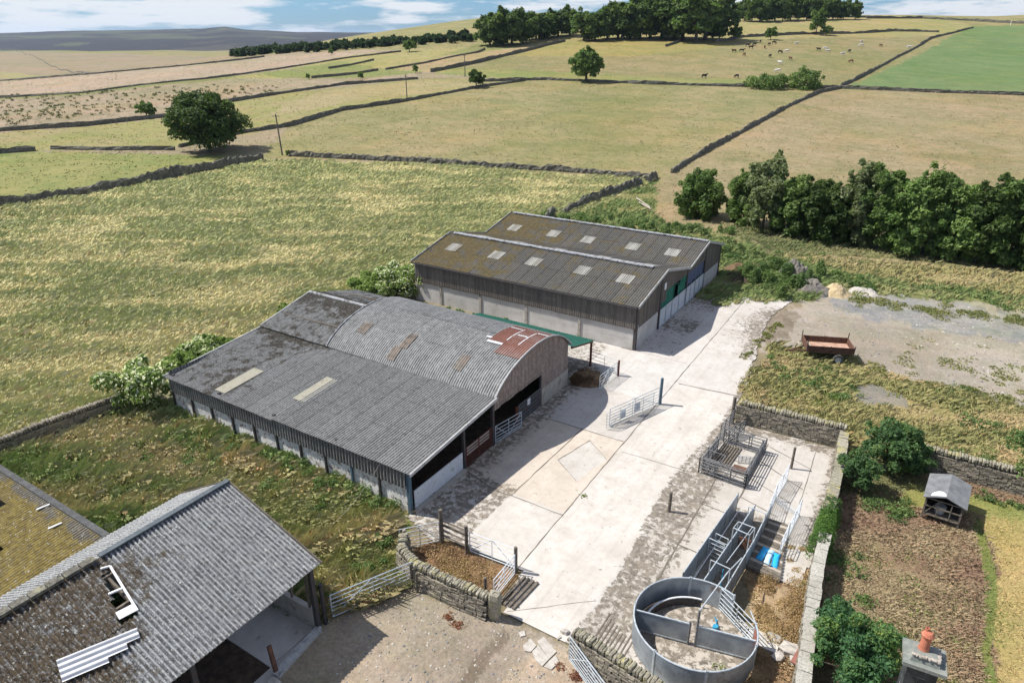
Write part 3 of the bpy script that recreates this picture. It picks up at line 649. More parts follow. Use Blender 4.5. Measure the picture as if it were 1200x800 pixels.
def crown_lobes(H, R, zlo, seed, nl=14, shape='round'):
    r = random.Random(seed); L = []; zc = (H+zlo)/2; hz = (H-zlo)/2
    L.append((0, 0, zc, R*(.82 if shape == 'dome' else .60), hz*(.88 if shape == 'dome' else .80)))
    for i in range(nl):
        u = -0.75+1.7*(i+.5)/nl; u = max(-.8, min(.9, u)); a = i*2.4+r.uniform(-.4, .4)
        rr = math.sqrt(max(0, 1-u*u))
        if shape == 'cone': rr = (1-(u+1)/2)**.8
        q = r.uniform(.55, .95); lr = R*r.uniform(.18, .40)
        L.append((math.cos(a)*rr*R*q, math.sin(a)*rr*R*q, zc+u*hz*.80, lr, lr*r.uniform(.75, 1.0)*max(.8, min(1.2, hz/R))))
    for i in range(nl//2):   # stray shoots breaking the outline
        a = r.uniform(0, 6.28); u = r.uniform(-.6, 1); rr = math.sqrt(max(0, 1-u*u)); lr = R*r.uniform(.09, .17)
        L.append((math.cos(a)*rr*R*r.uniform(.85, 1.1), math.sin(a)*rr*R*r.uniform(.85, 1.1), zc+u*hz*r.uniform(.85, 1.08), lr, lr*1.3))
    return L
def trunk_mb(H, r0, lobes, seed, zfork=.35, lean=(0, 0)):
    r = random.Random(seed); m = MB(); p = Vector((0, 0, -.15)); top = Vector((lean[0], lean[1], H*zfork))
    mid = p.lerp(top, .5)+Vector((r.uniform(-.1, .1), r.uniform(-.1, .1), 0))*r0*3
    m.tube(p, mid, r0*1.15, 8, r0*.85); m.tube(mid, top, r0*.85, 8, r0*.6)
    for l in lobes[1:]:
        q = Vector(l[:3]); st = mid.lerp(top, r.uniform(.3, 1)); md = st.lerp(q, .5)+Vector((0, 0, r.uniform(0, .1)*H*.3))
        m.tube(st, md, r0*.38, 5, r0*.24); m.tube(md, q, r0*.24, 5, r0*.08)
    return m
OAK = [(.030, .052, .016), (.048, .080, .022), (.072, .110, .032), (.10, .14, .042)]
MID = [(.052, .090, .026), (.085, .140, .040), (.130, .190, .058), (.18, .235, .08)]
BRIGHT = [(.070, .125, .036), (.115, .185, .054), (.165, .245, .075), (.22, .29, .10)]
WILLOW = [(.085, .115, .050), (.125, .160, .072), (.17, .20, .10), (.21, .235, .125)]
def make_tree(name, H, R, zlo, n, leaf, cols, seed, nl=14, trunk=.25, shape='round', fork=.4, label='', cat='tree', group=None, loc=(0, 0, 0), sink=0):
    root = thing(name, label, cat, loc, 0, group)
    lb = crown_lobes(H, R, zlo, seed, nl, shape)
    part('trunk', trunk_mb(H, trunk, lb, seed, fork), M['bark'], root)
    V, F, C = leaf_cloud(lb, n, leaf, cols, seed)
    mesh_np('crown', V, F, M['leaf'], root, fcol=C)
    return root
def settle(v, dz=-.05): return Vector((v[0], v[1], float(Tz(v[0], v[1]))+dz))
def retree(proto, loc, rz, sc, label, group=None):
    c = copy_tree(proto, loc, rz, label, sc)
    if group: c['group'] = group
    return c
def px_h(px, py, h_px):
    """metres for h_px photo pixels of height at the ground point shown at px, py"""
    p = at(px, py); f = p.x*FX+p.y*FY; w = f*math.cos(PITCH)+(CAM_H-p.z)*math.sin(PITCH)
    return h_px*w/800.0/math.cos(PITCH-math.atan2(CAM_H-p.z, f)*0)*1.0, p, w

# --- single field trees
h, p, w_ = px_h(247, 177, 60)
make_tree('field_tree', h*1.03, h*.60, -h*.05, 16000, .28, OAK, 137, 30, .38, 'dome', label='large dark broad tree standing alone by the wall in the left pasture', loc=settle(p), fork=.32)
h, p, w_ = px_h(687, 96, 34)
make_tree('field_tree', h, h*.50, h*.0, 8000, .36, MID, 102, 22, .4, 'dome', label='round green tree alone on the long wall below the cow pasture', loc=settle(p))
h, p, w_ = px_h(558, 103, 18)
make_tree('small_tree', h, h*.5, h*.08, 1500, .35, OAK, 103, 10, .2, label='small dark round tree at the wall left of the round field tree', loc=settle(p))
h, p, w_ = px_h(172, 138, 16)
make_tree('hawthorn', h, h*.62, h*.05, 1500, .28, MID, 104, 10, .15, label='low green hawthorn alone in the rough field beyond the big dark tree', loc=settle(p))
# --- trees cresting the hill: one proto, copied with its own size
tp = make_tree('hill_tree', 10, 5.2, -.8, 5200, .46, [(.045, .075, .022), (.065, .105, .03), (.095, .14, .042), (.13, .175, .055)], 110, 18, .35, label='x', loc=(0, 0, 0))
tp2 = make_tree('hill_tree', 10, 4.4, -.5, 4600, .46, [(a*1.5, b*1.45, c*1.3) for a, b, c in OAK], 111, 16, .32, label='x', loc=(0, 0, 0))
tp3 = make_tree('hill_tree', 10, 4.4, .8, 3600, .42, MID, 112, 16, .3, label='x', loc=(0, 0, 0))
belt = [(574, 54, 28, 0), (586, 54, 33, 1), (600, 53, 33, 0), (613, 51, 30, 1), (628, 47, 26, 0), (641, 45, 25, 1), (654, 43, 25, 0), (668, 42, 26, 1), (684, 48, 28, 2), (697, 48, 26, 0), (712, 46, 30, 1), (724, 46, 34, 0), (738, 46, 36, 1), (750, 46, 37, 0), (762, 45, 38, 1), (775, 45, 42, 0), (789, 45, 43, 1), (800, 47, 47, 0), (815, 50, 50, 2), (826, 47, 48, 0)]
ordn = ['leftmost', 'second from the left', 'third from the left', 'fourth from the left', 'fifth from the left', 'sixth from the left', 'seventh from the left', 'eighth from the left', 'ninth from the left', 'tenth from the left', 'eleventh from the left', 'twelfth from the left', 'thirteenth from the left', 'fourteenth from the left', 'fifteenth from the left', 'sixteenth from the left', 'seventeenth from the left', 'eighteenth from the left', 'nineteenth from the left', 'rightmost']
for i, (px, py, hp, k) in enumerate(belt):
    h, p, w_ = px_h(px, py, hp); pr = (tp, tp2, tp3)[k]
    retree(pr, settle(p, -.3), i*1.7, (h/10*1.25, h/10*1.25, h/10*1.1), 'dense broadleaf tree of the long hillside belt above the cows, '+ordn[i], 'trees of the hillside belt')
clump = [(873, 23, 23), (881, 24, 25), (890, 24, 26), (899, 23, 25), (908, 23, 26), (917, 23, 25), (926, 22, 25), (935, 22, 26), (945, 22, 25), (955, 22, 24), (965, 21, 23), (976, 21, 22), (988, 21, 20), (1002, 21, 19)]
for i, (px, py, hp) in enumerate(clump):
    h, p, w_ = px_h(px, py+2, hp); pr = (tp, tp2)[i % 2]
    lab = 'rightmost' if i == len(clump)-1 else ordn[i]
    retree(pr, settle(p, -.3), i*2.3+1, (h/10*.8, h/10*.8, h/10), 'dark tree of the plantation on the skyline at the hilltop, '+lab, 'skyline plantation trees')
for o in (tp, tp2, tp3):
    for c in list(o.children): bpy.data.objects.remove(c)
    bpy.data.objects.remove(o)
bp = make_tree('bush_tree', 4, 2.2, .2, 1500, .3, MID, 120, 10, .12, label='x')
for px, py, hp, lab, sx in [(843, 47, 20, 'small pointed green tree just right of the hillside belt', .8), (861, 47, 14, 'pale green bushy tree on the upper wall, right of the belt', 1), (903, 47, 13, 'small green bush on the upper wall below the skyline plantation', 1), (956, 41, 26, 'slender pale tree standing taller on the upper wall', .62), (968, 42, 10, 'low bush at the foot of the slender pale tree', 1.1),
                           (480, 61, 12, 'small pale tree on the far left field wall near the skyline', 1.1), (423, 93, 8, 'small dark bush on the far fields, left of the utility pole', .8), (388, 64, 6, 'tiny dark tree on a distant wall in front of the conifer strip', 1), (361, 93, 6, 'tiny bush beside the far wall in the bleached field', .8), (487, 86, 9, 'thin small tree by the wall end near the middle utility pole', .7), (338, 183, 7, 'small weedy bush at the foot of the near utility pole', .8), (745, 66-19, 12, 'small light tree leaning out of the front of the belt', .9)]:
    h, p, w_ = px_h(px, py, hp); retree(bp, settle(p), px*.7, (h/4*sx, h/4*sx, h/4), lab)
for k_, (px, py, wp, hp, lab) in enumerate([(897, 103, 25, 13, 'long low gorse bush on the wall below the cows, left of its pair'), (942, 104, 21, 20, 'rounded gorse bush on the wall below the cows, right of its pair')]):
    h, p, w_ = px_h(px, py, hp); make_tree('gorse_bush', h, wp*w_/800, -h*.4, 2600, .34, MID, 140+k_, 16, .12, 'dome', label=lab, cat='bush', loc=settle(p))
for c in list(bp.children): bpy.data.objects.remove(c)
bpy.data.objects.remove(bp)
# --- tree belt on the right
rt = [(815, 253, 60, 27, MID, 'bushy grey-green willow standing apart at the left end of the right-hand tree belt'),
      (872, 262, 66, 22, MID, 'bushy tree opening the right-hand belt beside the lone willow'),
      (893, 270, 82, 27, WILLOW, 'grey-green willow, second tree of the main right-hand belt'),
      (922, 274, 76, 25, MID, 'mid-green bushy tree, third of the right-hand belt'),
      (950, 281, 72, 24, OAK, 'dark bushy tree, fourth of the right-hand belt'),
      (975, 284, 78, 25, OAK, 'dark tree of the right-hand belt just left of the pale tall one'),
      (1000, 286, 98, 27, WILLOW, 'tallest pale grey-green tree near the middle of the right-hand belt'),
      (1026, 292, 90, 26, MID, 'green sycamore right of the pale tall tree in the belt'),
      (1052, 296, 98, 30, BRIGHT, 'bright green sycamore, brightest crown of the right-hand belt'),
      (1080, 299, 102, 27, MID, 'tall mid-green tree between two bright crowns of the belt'),
      (1112, 302, 102, 31, BRIGHT, 'broad bright green tree right of the belt centre'),
      (1142, 308, 100, 29, OAK, 'dark green tree, third from the right edge in the belt'),
      (1170, 311, 98, 30, MID, 'green tree, second from the right edge in the belt'),
      (1200, 316, 104, 32, OAK, 'dark tree cut by the right edge at the end of the belt'),
      (1235, 320, 104, 32, MID, 'outermost tree of the belt beyond the right edge')]
for i, (px, py, hp, wp, cols, lab) in enumerate(rt):
    h, p, w_ = px_h(px, py, hp)
    h *= .92+.10*((i*7)%5-2)/2
    make_tree('belt_tree', h, wp*w_/800*1.0, -1.6, 11000, .19, cols, 200+i, 30, .14, label=lab, cat='tree', group='trees of the right-hand belt', loc=settle(p), fork=.45)
    # dark underwood fills the belt's foot
# --- elder bushes behind the sheds
eld = [(178, 478, 2.1, 2.9, 'white-flowered elder bush at the back corner of the near cattle shed'), (212, 418, 1.3, 1.6, 'low elder bush along the back of the near shed, next to its corner'), (235, 404, 1.5, 1.7, 'low flowering bush behind the near shed, middle of the back wall'), (262, 392, .9, .8, 'small green bush peeping over the back of the near shed'),
       (470, 346, 2.3, 2.9, 'flowering elder bush between the two cattle sheds'), (432, 345, 1.8, 1.8, 'low green bush left of the elder between the sheds'), (381, 336, .6, .7, 'tuft of bush above the near shed roof ridge'), (452, 350, 1.1, 1.4, 'small leafy bush squeezed between the elder and the near shed')]
flw = MB()
for i, (px, py, R, H, lab) in enumerate(eld):
    p = atz(px, py, 0)
    if i in (1, 2, 3): p = atz(px, py, 1.2); p.x = min(p.x, -35.2-R*.7)
    if i == 0: p = Vector((-37.2, 18.4, 0))
    if i == 6: p = Vector((-38.5, 30.5, 0)); R, H = .9, 2.6
    root = thing('elder_bush' if i in (0, 4) else 'bush', lab, 'bush', (p.x, p.y, 0))
    lb = crown_lobes(H, R, .05, 300+i, 10)
    part('trunk', trunk_mb(H, .06, lb, i, .2), M['bark'], root)
    V, F, C = leaf_cloud(lb, int(2800*R), .115, [(.09, .145, .04), (.14, .20, .06), (.19, .26, .08), (.24, .30, .10)], 300+i)
    mesh_np('crown', V, F, M['leaf'], root, fcol=C)
    if i in (0, 2, 4, 7):
        V, F, C = leaf_cloud(lb, int(600*R), .10, [(.62, .62, .46), (.72, .72, .58)], 330+i, core=.93)
        mesh_np('blossom', V, F, M['leaf'], root, fcol=C)
# --- garden bushes at the lower right
def bush(px, py, z, R, H, n, leaf, cols, seed, lab, name='bush', nl=16):
    p = atz(px, py, 0) if z is None else z
    root = thing(name, lab, 'bush', (p[0], p[1], 0)); lb = crown_lobes(H, R, .1, seed, nl)
    part('trunk', trunk_mb(H, .09, lb, seed, .25), M['bark'], root)
    V, F, C = leaf_cloud(lb, n, leaf, cols, seed); mesh_np('crown', V, F, M['leaf'], root, fcol=C); return root
BL = [(.035, .075, .03), (.055, .11, .042), (.085, .15, .055), (.14, .20, .06)]
bush(0, 0, (.55, 34.4), 1.45, 3.0, 7000, .085, BL, 401, 'large dark green bush behind the stone walls beside the small hut')
bush(0, 0, (-.45, 32.0), .95, 2.1, 3500, .08, BL, 402, 'green bush against the yellow-topped wall, nearest the sheep pens')
bush(0, 0, (1.5, 35.0), 1.0, 2.2, 3500, .085, BL, 403, 'dark bush right of the large bush, leaning over the wall')
bush(0, 0, (.95, 19.9), 1.5, 2.8, 12000, .065, [(.030, .075, .035), (.05, .12, .05), (.085, .17, .06), (.20, .26, .07)], 404, 'leafy green sycamore bush beside the chimney', 'sycamore_bush', 22)
bush(0, 0, (.15, 22.1), .6, 1.5, 2600, .06, [(.030, .075, .035), (.05, .12, .05), (.085, .17, .06), (.18, .24, .07)], 405, 'smaller leafy bush leaning on the low wall above the sycamore bush', 'sycamore_bush')
bush(0, 0, (7.2, 35.6), 1.7, 4.3, 7500, .085, [(.04, .08, .025), (.065, .12, .035), (.10, .16, .05), (.14, .20, .06)], 406, 'tall green tree cut by the right edge above the garden wall', 'garden_tree')
# ivy hump on the wall between its two copings
ivy = thing('ivy', 'thick green ivy covering the middle of the pen wall', 'plant', (-1.05, 27.4, 0))
V, F, C = leaf_cloud([(-.1, y, .75, .45, .62) for y in np.linspace(-1.5, 1.3, 7)]+[(-.1, y, .3, .5, .4) for y in np.linspace(-1.5, 1.3, 7)], 7000, .045, [(.04, .09, .02), (.07, .14, .03), (.10, .18, .04)], 410, core=.7)
mesh_np('foliage', V, F, M['leaf'], ivy, fcol=C)

# ------------------------------------------------------------------ long grass, weeds (uncountable)
def scatter(n, dmin, dmax, amin=-46, amax=46, seed=1):
    r = np.random.RandomState(seed); a = np.radians(r.uniform(amin, amax, n)); d = np.exp(r.uniform(math.log(dmin), math.log(dmax), n))
    return d*(FX*np.cos(a)+RX*np.sin(a)), d*(FY*np.cos(a)+RY*np.sin(a)), d, r
WINDX, WINDY = .75, .55
def grass(name, kinds, n, dmin, dmax, seed, hgt, dens, wid=.05, blades=3, label='', colfn=None, avoid=None, lean=.55, wind=1.0):
    x, y, d, r = scatter(n, dmin, dmax, seed=seed); ca, cb, kd = classify(x, y)
    clump = fbm(x*.35, y*.35, 3, 51); fine = fbm(x*1.6, y*1.6, 3, 23)
    keep = np.isin(kd, kinds) & (r.rand(n) < dens*(.35+1.3*sstep(.35, .62, clump*.5+fine*.5)))
    if avoid is not None: keep &= ~avoid(x, y)
    x, y, d, ca, cb, clump, fine, kd = [q_[keep] for q_ in (x, y, d, ca, cb, clump, fine, kd)]; m = len(x)
    sw0 = fbm((x*.5-y*.86)*.55, (x*.86+y*.5)*.16, 4, 90); H = (hgt(kd) if callable(hgt) else hgt)*(.25+1.0*fine+.6*sstep(.35, .6, 1-sw0))*(.7+.6*r.rand(m))
    z = Tz(x, y)-.04
    V = []; C = []
    sw = fbm((x*.5-y*.86)*.55, (x*.86+y*.5)*.16, 4, 90); big = fbm(x*.045, y*.045, 3, 14); f = sstep(.42, .58, .45*sw+.10*fine+.45*big+.06*(r.rand(m)-.5)+.005)[:, None]
    base = (ca*(1-f)+cb*f)*np.select([kd == 3, kd <= 1, kd == 5], [2.05, 1.0, 1.35], 1.5)[:, None]
    for b in range(blades):
        an = r.uniform(0, 2*math.pi, m); s = H*(.6+.6*r.rand(m)); wd = wid*(d/50)**.6*(.6+.8*r.rand(m))
        l = lean*(.9+.9*r.rand(m)); ox = r.normal(size=m)*.10*(d/50)**.5; oy = r.normal(size=m)*.10*(d/50)**.5
        wx = WINDX*l*wind+.45*np.cos(an)*(2-wind); wy = WINDY*l*wind+.45*np.sin(an)*(2-wind)
        px_, py_ = x+ox, y+oy; tx, ty = -np.sin(an)*wd, np.cos(an)*wd
        mx_, my_, mz_ = px_+wx*s*.35, py_+wy*s*.35, z+s*.6
        V.append(np.stack([np.stack([px_-tx, py_-ty, z], 1), np.stack([px_+tx, py_+ty, z], 1), np.stack([mx_+tx*.9, my_+ty*.9, mz_], 1), np.stack([px_+wx*s, py_+wy*s, z+s*.85], 1), ], 1))
        c = base*(.84+.32*r.rand(m))[:, None]*np.array([[1.0, 1.0, .95]])
        c = c*.55+base*.45
        rd = (r.rand(m) < .05)[:, None]; c = np.where(rd, c*np.array([[1.05, .78, .8]]), c)
        if colfn is not None: c = colfn(c, x, y, kd, r)
        C.append(c)
    V = np.concatenate(V).reshape(-1, 3); C = np.concatenate(C); F = np.arange(len(V)).reshape(-1, 4)
    o = mesh_np(name, V, F, M['grass'], fcol=C); o['kind'] = 'stuff'; o['label'] = label; o['category'] = 'grass'; return o
grass('meadow_grass', [3], 330000, 36, 135, 1, .40, .9, .021, 4, 'long wind-combed green and straw grass of the meadow')
def hk(kd): return np.select([kd == 4, kd == 5, kd == 7, kd == 11, kd == 12, kd == 10, kd == 9], [.38, .34, .46, .12, .07, .12, .10], .1)
def nogo(x, y): return ((x > -35.5) & (x < -17.3) & (y > 19.0) & (y < 41.2)) | ((x > -35.8) & (x < -15.8) & (y > 41) & (y < 61)) | ((x < -16) & (x > -25.2) & (y < 12.4)) | ((x > -17.6) & (x < -7.4) & (y > 16.4) & (y < 38)) | ((x < -25) & (y < 9.4))
grass('rough_grass', [4, 5, 7], 170000, 17, 110, 2, hk, .95, .019, 6, 'rough green and bleached grass around the yards', avoid=nogo, wind=.6)
grass('garden_litter', [9, 10, 11, 12], 190000, 14, 42, 3, hk, 1.0, .013, 4, 'dead brown stems and short turf of the garden', lean=.8, wind=.1)
grass('pasture_tussocks', [0, 1], 110000, 78, 420, 4, .14, .6, .05, 2, 'short tussocky grass of the grazed fields', lean=.6)
# broad-leaved weeds: nettle beds along walls and over the bank
def weeds(name, lab, areas, cols, leaf, seed):
    Vs, Fs, Cs = [], [], []; off = 0; r = np.random.RandomState(seed)
    for k, (x0, y0, x1, y1, wd, h, n) in enumerate(areas):
        m = max(3, int(math.hypot(x1-x0, y1-y0)/(.45))); lob = []
        for i in range(m*2):
            t = r.rand(); a = r.normal()*wd*.5; dx, dy = x1-x0, y1-y0; L_ = math.hypot(dx, dy)+1e-6
            px_, py_ = x0+dx*t-dy/L_*a, y0+dy*t+dx/L_*a; hh = h*r.uniform(.4, 1.1); lob.append((px_, py_, float(Tz(px_, py_))+hh*.4, r.uniform(.25, .55)*max(.5, min(1.3, wd)), hh*.6))
        V, F, C = leaf_cloud(lob, n, leaf*(1 if y0 < 40 else 1.5), cols, seed+k, core=.3); Vs.append(V); Fs.append(F+off); Cs.append(C); off += len(V)
    o = mesh_np(name, np.concatenate(Vs), np.concatenate(Fs), M['leaf'], fcol=np.concatenate(Cs)); o['kind'] = 'stuff'; o['label'] = lab; o['category'] = 'weeds'
NET = [(.05, .095, .03), (.08, .135, .045), (.12, .18, .06), (.16, .22, .075)]
weeds('nettle_bed', 'dark green nettles growing along the shed wall, walls and rubble bank', [
    (-29, 18.6, -18.2, 18.5, .9, .75, 6500), (-34, 18.3, -29, 18.3, .8, .45, 1500), (-25, 17.6, -20, 17.7, 1.0, .5, 2200), (-16.8, 15.6, -16.2, 14.6, .8, .8, 1500), (-17.4, 17.5, -16.6, 16.4, .5, .5, 600),
    (-33, 40.2, -26, 40.4, .5, .5, 1200), (-14.4, 62.6, -7.8, 61.8, 3.2, 1.6, 16000), (-11.5, 60.8, -9.2, 60.6, 1.2, .9, 1800), (-7, 64.6, -4, 64.8, 1.6, .8, 1500), (-5.2, 64.2, -3.2, 63.9, 1.0, .8, 900),
    (-37.5, 65, -16, 69.3, 4.4, .9, 20000), (-14, 69, -3, 69, 4, .35, 2500), (-3, 68, 8, 67, 3.4, .35, 2000), (-2.5, 44.6, -6.8, 43, 1.6, .35, 1500), (2.4, 46, 5.5, 41, 1.4, .3, 900), (-6, 42.5, -2, 41.8, 1.0, .4, 1500), (3, 38.4, 8, 38.2, 1.6, .35, 1500),
    (0, 30.8, 2.2, 31.6, 1.2, .35, 1500), (-.4, 27, .5, 24, .9, .25, 700), (4.3, 34.4, 8, 34.6, .6, .3, 800), (-35, 14, -28, 16.4, 2.4, .45, 4000), (-27, 13.4, -22, 14.6, 2, .4, 2500), (-19, 13.4, -16.6, 13.0, 1.2, .4, 1200), (-23.6, 8.4, -22.2, 8.2, 1.2, .7, 2500)], NET, .06, 500)
weeds('creeping_weed', 'sparse green weeds in the dry garden and yard', [(1.2, 28, 4.4, 24, 2.2, .12, 700), (1, 22.5, 5, 20.5, 2, .14, 900), (3, 17.6, 4.6, 19.5, 1.5, .16, 700), (-11.35, 24.4, -11.25, 24.5, .15, .12, 60), (-3.05, 17.7, -2.6, 18.5, .35, .4, 160), (-1.3, 25, -.9, 22, .3, .2, 200), (-5.6, 41.2, 0, 40.6, 1.6, .3, 800)], [(.10, .15, .04), (.15, .20, .05), (.20, .24, .07)], .045, 560)
# distant conifer strip in front of the moor
pts = [at(x, y) for x, y in ((290, 64), (330, 61), (400, 57), (470, 52), (540, 47))]
Vs, Fs, Cs = [], [], []; off = 0; r = np.random.RandomState(9)
lob = []
for a, b in zip(pts[:-1], pts[1:]):
    m = 60
    for i in range(m):
        q_ = a.lerp(b, r.rand()); ang = r.uniform(0, 6.28); hh = (Vector((q_.x, q_.y, 0)).length/800*7)*r.uniform(.7, 1.1); X_, Y_ = q_.x+math.cos(ang)*r.uniform(0, 14), q_.y+math.sin(ang)*r.uniform(0, 14); lob.append((X_, Y_, float(Tz(X_, Y_))+hh*.4, hh*.45, hh*.55))
V, F, C = leaf_cloud(lob, 26000, .9, [(.018, .034, .018), (.030, .052, .024), (.045, .07, .03)], 77, core=.5)
o = mesh_np('conifer_wood', V, F, M['leaf'], fcol=C); o['kind'] = 'stuff'; o['label'] = 'distant strip of dark conifer wood before the moor'; o['category'] = 'wood'

# loose stones strewn on the chip ground and the lower yard
def stones(n, dmin, dmax, kinds, smin, smax, seed):
    x, y, d, r = scatter(n, dmin, dmax, seed=seed); ca, cb, kd = classify(x, y); k = np.isin(kd, kinds) & (fbm(x*.6, y*.6, 3, 5) > .42); x, y, d = x[k], y[k], d[k]; m = len(x)
    s = (smin+(smax-smin)*r.rand(m)**3)*(d/35)**.5; z = Tz(x, y)
    base = np.array([(-1, -1, 0), (1, -1, 0), (1, 1, 0), (-1, 1, 0), (-.5, -.6, .9), (.6, -.5, .9), (.5, .6, .9), (-.6, .5, .9)], float)
    a = r.rand(m)*6.28; P_ = base[None]*s[:, None, None]*(.7+.6*r.rand(m, 8, 3)); X_ = P_[..., 0]*np.cos(a)[:, None]-P_[..., 1]*np.sin(a)[:, None]; Y_ = P_[..., 0]*np.sin(a)[:, None]+P_[..., 1]*np.cos(a)[:, None]
    V = np.stack([X_+x[:, None], Y_+y[:, None], P_[..., 2]*.7+z[:, None]-.005], -1).reshape(-1, 3)
    f = np.array([(4, 5, 6, 7), (0, 1, 5, 4), (1, 2, 6, 5), (2, 3, 7, 6), (3, 0, 4, 7)]); F = (f[None]+(np.arange(m)*8)[:, None, None]).reshape(-1, 4)
    c = np.array([(.17, .165, .165), (.30, .27, .23), (.42, .39, .34), (.22, .19, .15)])[r.randint(0, 4, m)].repeat(5, 0)
    return V, F, c
weeds('loose_straw', 'loose golden straw scattered over the heaped ground by the ring pen', [(-2.0, 23.8, -1.9, 20.6, 1.6, .35, 9000), (-1.9, 18, -1.7, 16.4, 1.2, .3, 4000), (-1.9, 26.4, -1.4, 23.8, .5, .12, 1200), (-15.3, 17.2, -11.6, 17.2, 1.4, .10, 5000)], [(.20, .125, .065), (.34, .24, .13), (.46, .35, .20)], .032, 700)
weeds('brash_litter', 'brown stalks littering the heap by the arched barn', [(-17.2, 35.5, -15.8, 35.5, 1.2, .8, 3500)], [(.05, .035, .02), (.12, .075, .04), (.22, .14, .08)], .045, 720)
weeds('gravel_weed', 'low weeds breaking the edges of the stone-chip ground', [(-6.5, 47.6, 2, 45.6, 1.4, .18, 2600), (2, 46.2, 8, 46.4, 1.4, .2, 1800), (-5, 60.5, 8, 62.3, 1.3, .25, 3200), (-9, 44, -8.4, 52, .35, .15, 900), (0, 52, 7, 50, 5, .08, 900)], [(.10, .13, .045), (.18, .19, .07), (.28, .25, .12)], .06, 740)
t = NT('loose_stone'); M['loose'] = t.done(t.attr('Col'), .95)
V, F, C = stones(42000, 15, 75, [6, 8], .012, .07, 21); o = mesh_np('loose_stones', V, F, M['loose'], fcol=C); o['kind'] = 'stuff'; o['label'] = 'loose stones and chippings strewn over the bare ground'; o['category'] = 'stones'
# ------------------------------------------------------------------ dry stone walls
def densify(P, step):
    out = []
    for a, b in zip(P[:-1], P[1:]):
        n = max(1, int((Vector(b)-Vector(a)).length/step)); out += [Vector(a).lerp(Vector(b), i/n) for i in range(n)]
    return out+[Vector(P[-1])]
def near_wall(label, P, H=1.15, th=.45, course=.11, cope='stone_lichen', cope_kind='round', seed=0, name='dry_stone_wall', end=False):
    """courses of laid stones on both faces and a row of coping stones"""
    rnd.seed(seed); P = [Vector((p[0], p[1], 0)) for p in P]
    root = thing(name, label, 'stone wall', P[0]); body = MB(); cp = MB(); ht = MB()
    for a, b in zip(P[:-1], P[1:]):
        d = (b-a); L = d.length; d.normalize(); s = Vector((-d.y, d.x, 0)); rz = math.atan2(d.y, d.x)
        nc = int((H-.1)/course)
        for side in (-1, 1):
            for k in range(nc):
                z = course*(k+.5)+rnd.uniform(-.008, .008); u = rnd.uniform(-.2, 0); off = th/2*(1-.28*k/nc)
                while u < L:
                    l = rnd.uniform(.14, .42); c = a+d*(u+l/2)+s*(side*(off-.06+rnd.uniform(-.02, .02)))
                    if u+l < L+.12 and u > -.22: body.box((c.x, c.y, z), (l-.018, .15, course-.012+rnd.uniform(-.015, .01)), rz+rnd.uniform(-.05, .05), .012)
                    u += l
        ht.beam(a+Vector((0, 0, (H-.14)/2)), b+Vector((0, 0, (H-.14)/2)), th*.55, H-.16)
        u = 0
        while u < L:
            if cope_kind == 'round':
                l = rnd.uniform(.10, .2); c = a+d*(u+l/2); cp.rock((c.x, c.y, H-.02+rnd.uniform(-.03, .04)), (l, th*rnd.uniform(.7, .95), rnd.uniform(.22, .32)), rz+rnd.uniform(-.15, .15), .1, .6); u += l*.93
            else:
                l = rnd.uniform(.25, .55); c = a+d*(u+l/2); cp.box((c.x, c.y, H-.03+rnd.uniform(-.012, .012)), (l-.02, th*rnd.uniform(.86, 1.0), rnd.uniform(.11, .14)), rz+rnd.uniform(-.03, .03), .015); u += l
    part('hearting', ht, M['stone_far'], root, True)
    part('stonework', body, M['stone'], root, True)
    part('coping', cp, M[cope], root, True, smooth=False)
    return root
near_wall('tall dry stone wall at the head of the sheep pens', [(-7.15, 35.55), (-1.65, 35.75)], 1.25, .5, cope='stone_lichen', seed=1)
near_wall('stone wall with yellow lichened top dividing pens from the garden bushes', [(-1.62, 35.3), (-1.35, 32), (-1.22, 28.4)], 1.15, .5, cope='stone_lichen', cope_kind='flat', seed=2)
near_wall('pale flat-topped stone wall beside the heaped dry straw ground', [(-1.05, 26.3), (-.95, 24), (-.72, 21.5), (-.38, 18.2), (-.1, 15.5)], 1.1, .5, cope='stone_pale', cope_kind='flat', seed=3)
near_wall('stone wall behind the small hut at the top of the garden', [(1.5, 35.9), (4.3, 35.9), (9.5, 36.0)], 1.2, .5, cope='stone_lichen', seed=4)
near_wall('curved dry stone wall beside the small straw pen, ending at the drive', [(-16.0, 16.95), (-15.5, 16.2), (-14.4, 15.85), (-12.7, 15.85), (-11.15, 15.95)], 1.05, .5, cope='stone_lichen', seed=5)
near_wall('stone wall with big rounded coping at the bottom of the picture, in front of the ring pen', [(-7.6, 16.2), (-5.8, 15.95), (-3.2, 15.5), (-1.2, 15.2)], 1.05, .5, cope='stone_lichen', seed=6)
gp = MB(); rnd.seed(3); gp.rock((0, 0, .6), (.5, .42, 1.3), .2, .05, .45)
o = part('stone_gatepost', gp, M['stone_lichen']); o.location = (-10.85, 16.05, 0); tag(o, 'squat stone gatepost at the drive end of the curved wall', 'gatepost')
